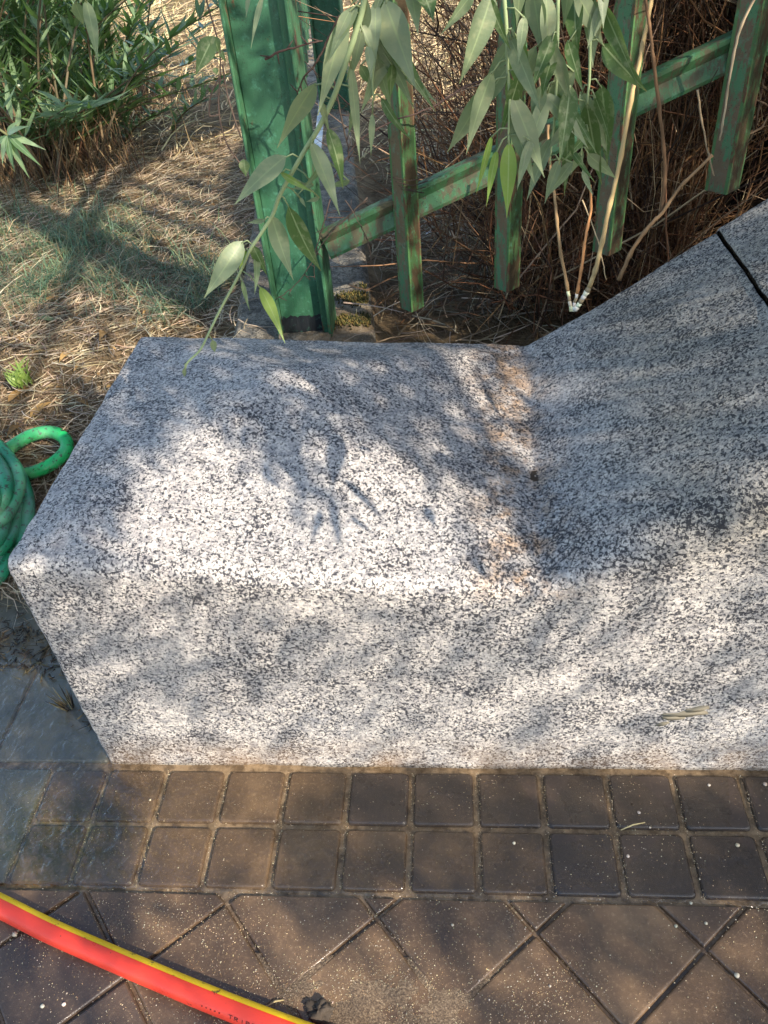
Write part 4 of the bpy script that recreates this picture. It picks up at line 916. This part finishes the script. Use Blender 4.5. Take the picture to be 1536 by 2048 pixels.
# ---------------------------------------------------------------- tree crown that shades the place
LIT = [  # (polygon in picture pixels, chance that a leaf stays)
    ([(360, 800), (430, 825), (520, 960), (570, 1000), (600, 960), (560, 870), (505, 800), (600, 860), (690, 830), (760, 850), (850, 930), (930, 1010), (1040, 1150), (1090, 1200), (1040, 1250), (900, 1200), (760, 1190), (560, 1170), (420, 1150), (250, 1130), (190, 1080), (210, 980), (290, 880)], .0),
    ([(835, 690), (930, 690), (945, 760), (1000, 830), (1062, 900), (1080, 960), (1000, 930), (900, 830), (850, 770)], .0),
    ([(960, 700), (1040, 730), (1058, 850), (1010, 820), (965, 760)], .25),
    ([(900, 930), (1000, 1010), (1085, 1150), (1060, 1160), (980, 1060)], .25),
    ([(560, 720), (650, 740), (620, 790), (570, 770)], .25),
    ([(0, 1140), (1090, 1210), (1536, 1050), (1536, 1535), (215, 1530)], .17),
    ([(0, 1160), (560, 1190), (1000, 1215), (940, 1340), (500, 1370), (110, 1390)], .40),
    ([(1080, 1260), (1400, 1180), (1480, 1300), (1300, 1420), (1100, 1440)], .1),
    ([(170, 1480), (700, 1480), (800, 1530), (170, 1530)], .0),
    ([(190, 1530), (560, 1540), (520, 1790), (250, 1770)], .05),
    ([(230, 1790), (860, 1805), (900, 2048), (640, 2048), (300, 1900)], .12),
    ([(0, 1750), (600, 1990), (600, 2048), (0, 2048)], .4),
    ([(840, 1810), (1100, 1850), (1130, 2048), (880, 2048)], .25),
    ([(1380, 1760), (1536, 1780), (1536, 2000), (1400, 1900)], .05),
    ([(1200, 1850), (1536, 1950), (1536, 2048), (1250, 2048)], .5),
    ([(0, 1530), (180, 1530), (180, 1780), (0, 1750)], .5),
    ([(320, 0), (440, 0), (470, 300), (400, 330), (330, 220)], .05),
    ([(820, 0), (1010, 0), (1000, 260), (840, 240)], .05),
    ([(170, 330), (300, 370), (320, 500), (230, 520), (180, 430)], .1),
    ([(380, 260), (450, 250), (440, 330), (390, 310)], .1),
    ([(720, 180), (780, 180), (780, 300), (730, 300)], .3),
    ([(430, 590), (500, 560), (540, 670), (440, 670)], .1), ([(670, 630), (755, 640), (755, 675), (670, 675)], .1),
    ([(60, 860), (145, 850), (140, 920), (60, 950)], .1), ([(1400, 150), (1536, 130), (1480, 390), (1430, 390)], .2),
    ([(1190, 350), (1240, 350), (1235, 500), (1190, 500)], .3), ([(1100, 700), (1300, 600), (1536, 520), (1536, 1050), (1120, 1180)], .55), ([(1110, 1150), (1536, 880), (1536, 1120), (1120, 1300)], .25), ([(0, 0), (470, 0), (470, 330), (300, 330), (0, 230)], .12), ([(0, 230), (300, 330), (470, 330), (520, 520), (0, 520)], .5), ([(0, 520), (520, 520), (460, 660), (280, 680), (60, 850), (0, 850)], .62), ([(760, 250), (1000, 250), (1000, 420), (760, 470)], .5)]
def inpoly(px, py, poly):
    ins = np.zeros(len(px), bool); n = len(poly)
    for i in range(n):
        x1, y1 = poly[i]; x2, y2 = poly[(i + 1) % n]
        if y1 == y2: continue
        c_ = ((y1 > py) != (y2 > py)) & (px < (x2 - x1) * (py - y1) / (y2 - y1) + x1); ins ^= c_
    return ins
XS, YS = np.arange(-.76, 1.5, .02), np.arange(YF, YB + .001, .02)
ZT = np.array([[ztop(x, y) for y in YS] for x in XS])
def surf(x, y):
    g = gz(x, y); i = np.clip(((x + .76) / .02).astype(int), 0, len(XS) - 1); j = np.clip(((y - YF) / .02).astype(int), 0, len(YS) - 1)
    inb = (x > X0) & (x < 1.5) & (y > YF) & (y < YB); g = np.where(inb, ZT[i, j], g)
    cb = (x > curbx(y, 0)) & (x < curbx(y, 1)) & (y >= YB); g = np.where(cb, .38, g); return np.where((y <= YF), 0, g)
NL = 88000; rg = np.random.default_rng(3)
tg = np.c_[rg.uniform(-3.6, 1.9, NL), rg.uniform(-.3, 6.2, NL), np.full(NL, .3)]     # where its shade would land at z=.3
hz = rg.uniform(2.0, 3.7, NL) ; Pc = tg + S * ((hz - .3) / S[2])[:, None]
px_, py_, dp = project(Pc); infr = (dp > 0) & (px_ > -60) & (px_ < 1600) & (py_ > -60) & (py_ < 2110); Pc = Pc[~infr]
Ph = Pc.copy(); done = np.zeros(len(Pc), bool); hit_ = Ph.copy()
st_ = (Pc[:, 2] - 1.2) / S[2]; Q = Pc - S * st_[:, None]
for _ in range(170):
    h = (~done) & (Q[:, 2] <= surf(Q[:, 0], Q[:, 1])); hit_[h] = Q[h]; done |= h; Q = Q - S * .016
hx, hy, hd = project(hit_); keep = np.full(len(Pc), 1.0)
vis = (hd > 0) & (hx > -100) & (hx < 1636) & (hy > -100) & (hy < 2150)
for poly, pr in LIT: keep[inpoly(hx, hy, poly)] = pr
ln = np.array([noise.noise(Vector((p[0] * 7, p[1] * 7, p[2] * 7))) for p in hit_])
keep2 = np.where(keep < 1, np.where(keep < .02, 0, keep + .6 * ln * (keep > .45)), np.where(ln > .42, .25, 1))
dens = np.where(vis, 1, .6) * np.where((hit_[:, 1] > 2.1) & (hit_[:, 0] < -.3), .30, 1) * np.where((hit_[:, 1] > 3.1) & (hit_[:, 0] < -.9), .35, 1)
ok = (rg.random(len(Pc)) < keep2) & (rg.random(len(Pc)) < dens)
K = Pc[ok]; random.seed(8); cm_ = MB()
for p in K:
    a = random.random() * 6.28; d_ = np.array([.5 * math.cos(a), .5 * math.sin(a), -random.uniform(.1, 1)]); d_ /= np.linalg.norm(d_); L = random.uniform(.07, .12)
    cm_.leaf(p, p + d_ * L, (math.sin(a * 3), math.cos(a * 5), .6), L * .34, .2, .05, 2)
# single leaves whose shade falls on the sunlit stone
for x0, y0, x1, y1, wd in ((455, 790, 560, 900, 70), (505, 860, 600, 1000, 70), (550, 750, 680, 850, 100), (540, 870, 585, 960, 34), (575, 930, 600, 1010, 30), (640, 880, 655, 990, 44), (670, 960, 800, 1052, 20), (655, 1000, 705, 1110, 22), (640, 1020, 632, 1085, 20), (700, 1030, 770, 1070, 14), (500, 950, 550, 985, 18), (600, 830, 680, 850, 40), (470, 830, 530, 900, 60), (860, 1010, 900, 1055, 26), (1000, 1110, 1050, 1160, 30), (690, 905, 730, 912, 10), (880, 900, 960, 960, 22), (990, 760, 1040, 830, 22)):
    z = .565; a = atz(x0, y0, z); b_ = atz(x1, y1, z); hh = random.uniform(1.16, 1.28); a0, b0 = a, b_
    while True:
        up_ = S * ((hh - z) / S[2]); a = a0 + up_; b_ = b0 + up_; qx, qy, qd = project(np.array([a, b_]))
        if ((qx > -60) & (qx < 1640) & (qy > -60) & (qy < 2110) & (qd > 0)).any(): hh += .08
        else: break
    cm_.leaf(a, b_, S, wd / F * 1.35, .05, .02, 8)
cl = [(random.uniform(-7.5, -1.5), random.uniform(3, 10), random.uniform(4.2, 6)) for _ in range(60)]  # unseen rear leaf clusters, added to green the water reflection and cut blue skylight
for c0 in cl:
    for _ in range(85):
        p = np.array(c0) + [random.gauss(0, .38), random.gauss(0, .38), random.gauss(0, .28)]; a = random.random() * 6.28; d_ = np.array([.5 * math.cos(a), .5 * math.sin(a), -random.uniform(.1, 1)]); d_ /= np.linalg.norm(d_)
        cm_.leaf(p, p + d_ * .2, (math.sin(a * 3), math.cos(a * 5), .6), .075, .2, .05, 2)
cm_.build('crown', M['canopy'], tree)
for o in list(scene.objects):
    if '_w' in o: del o['_w']
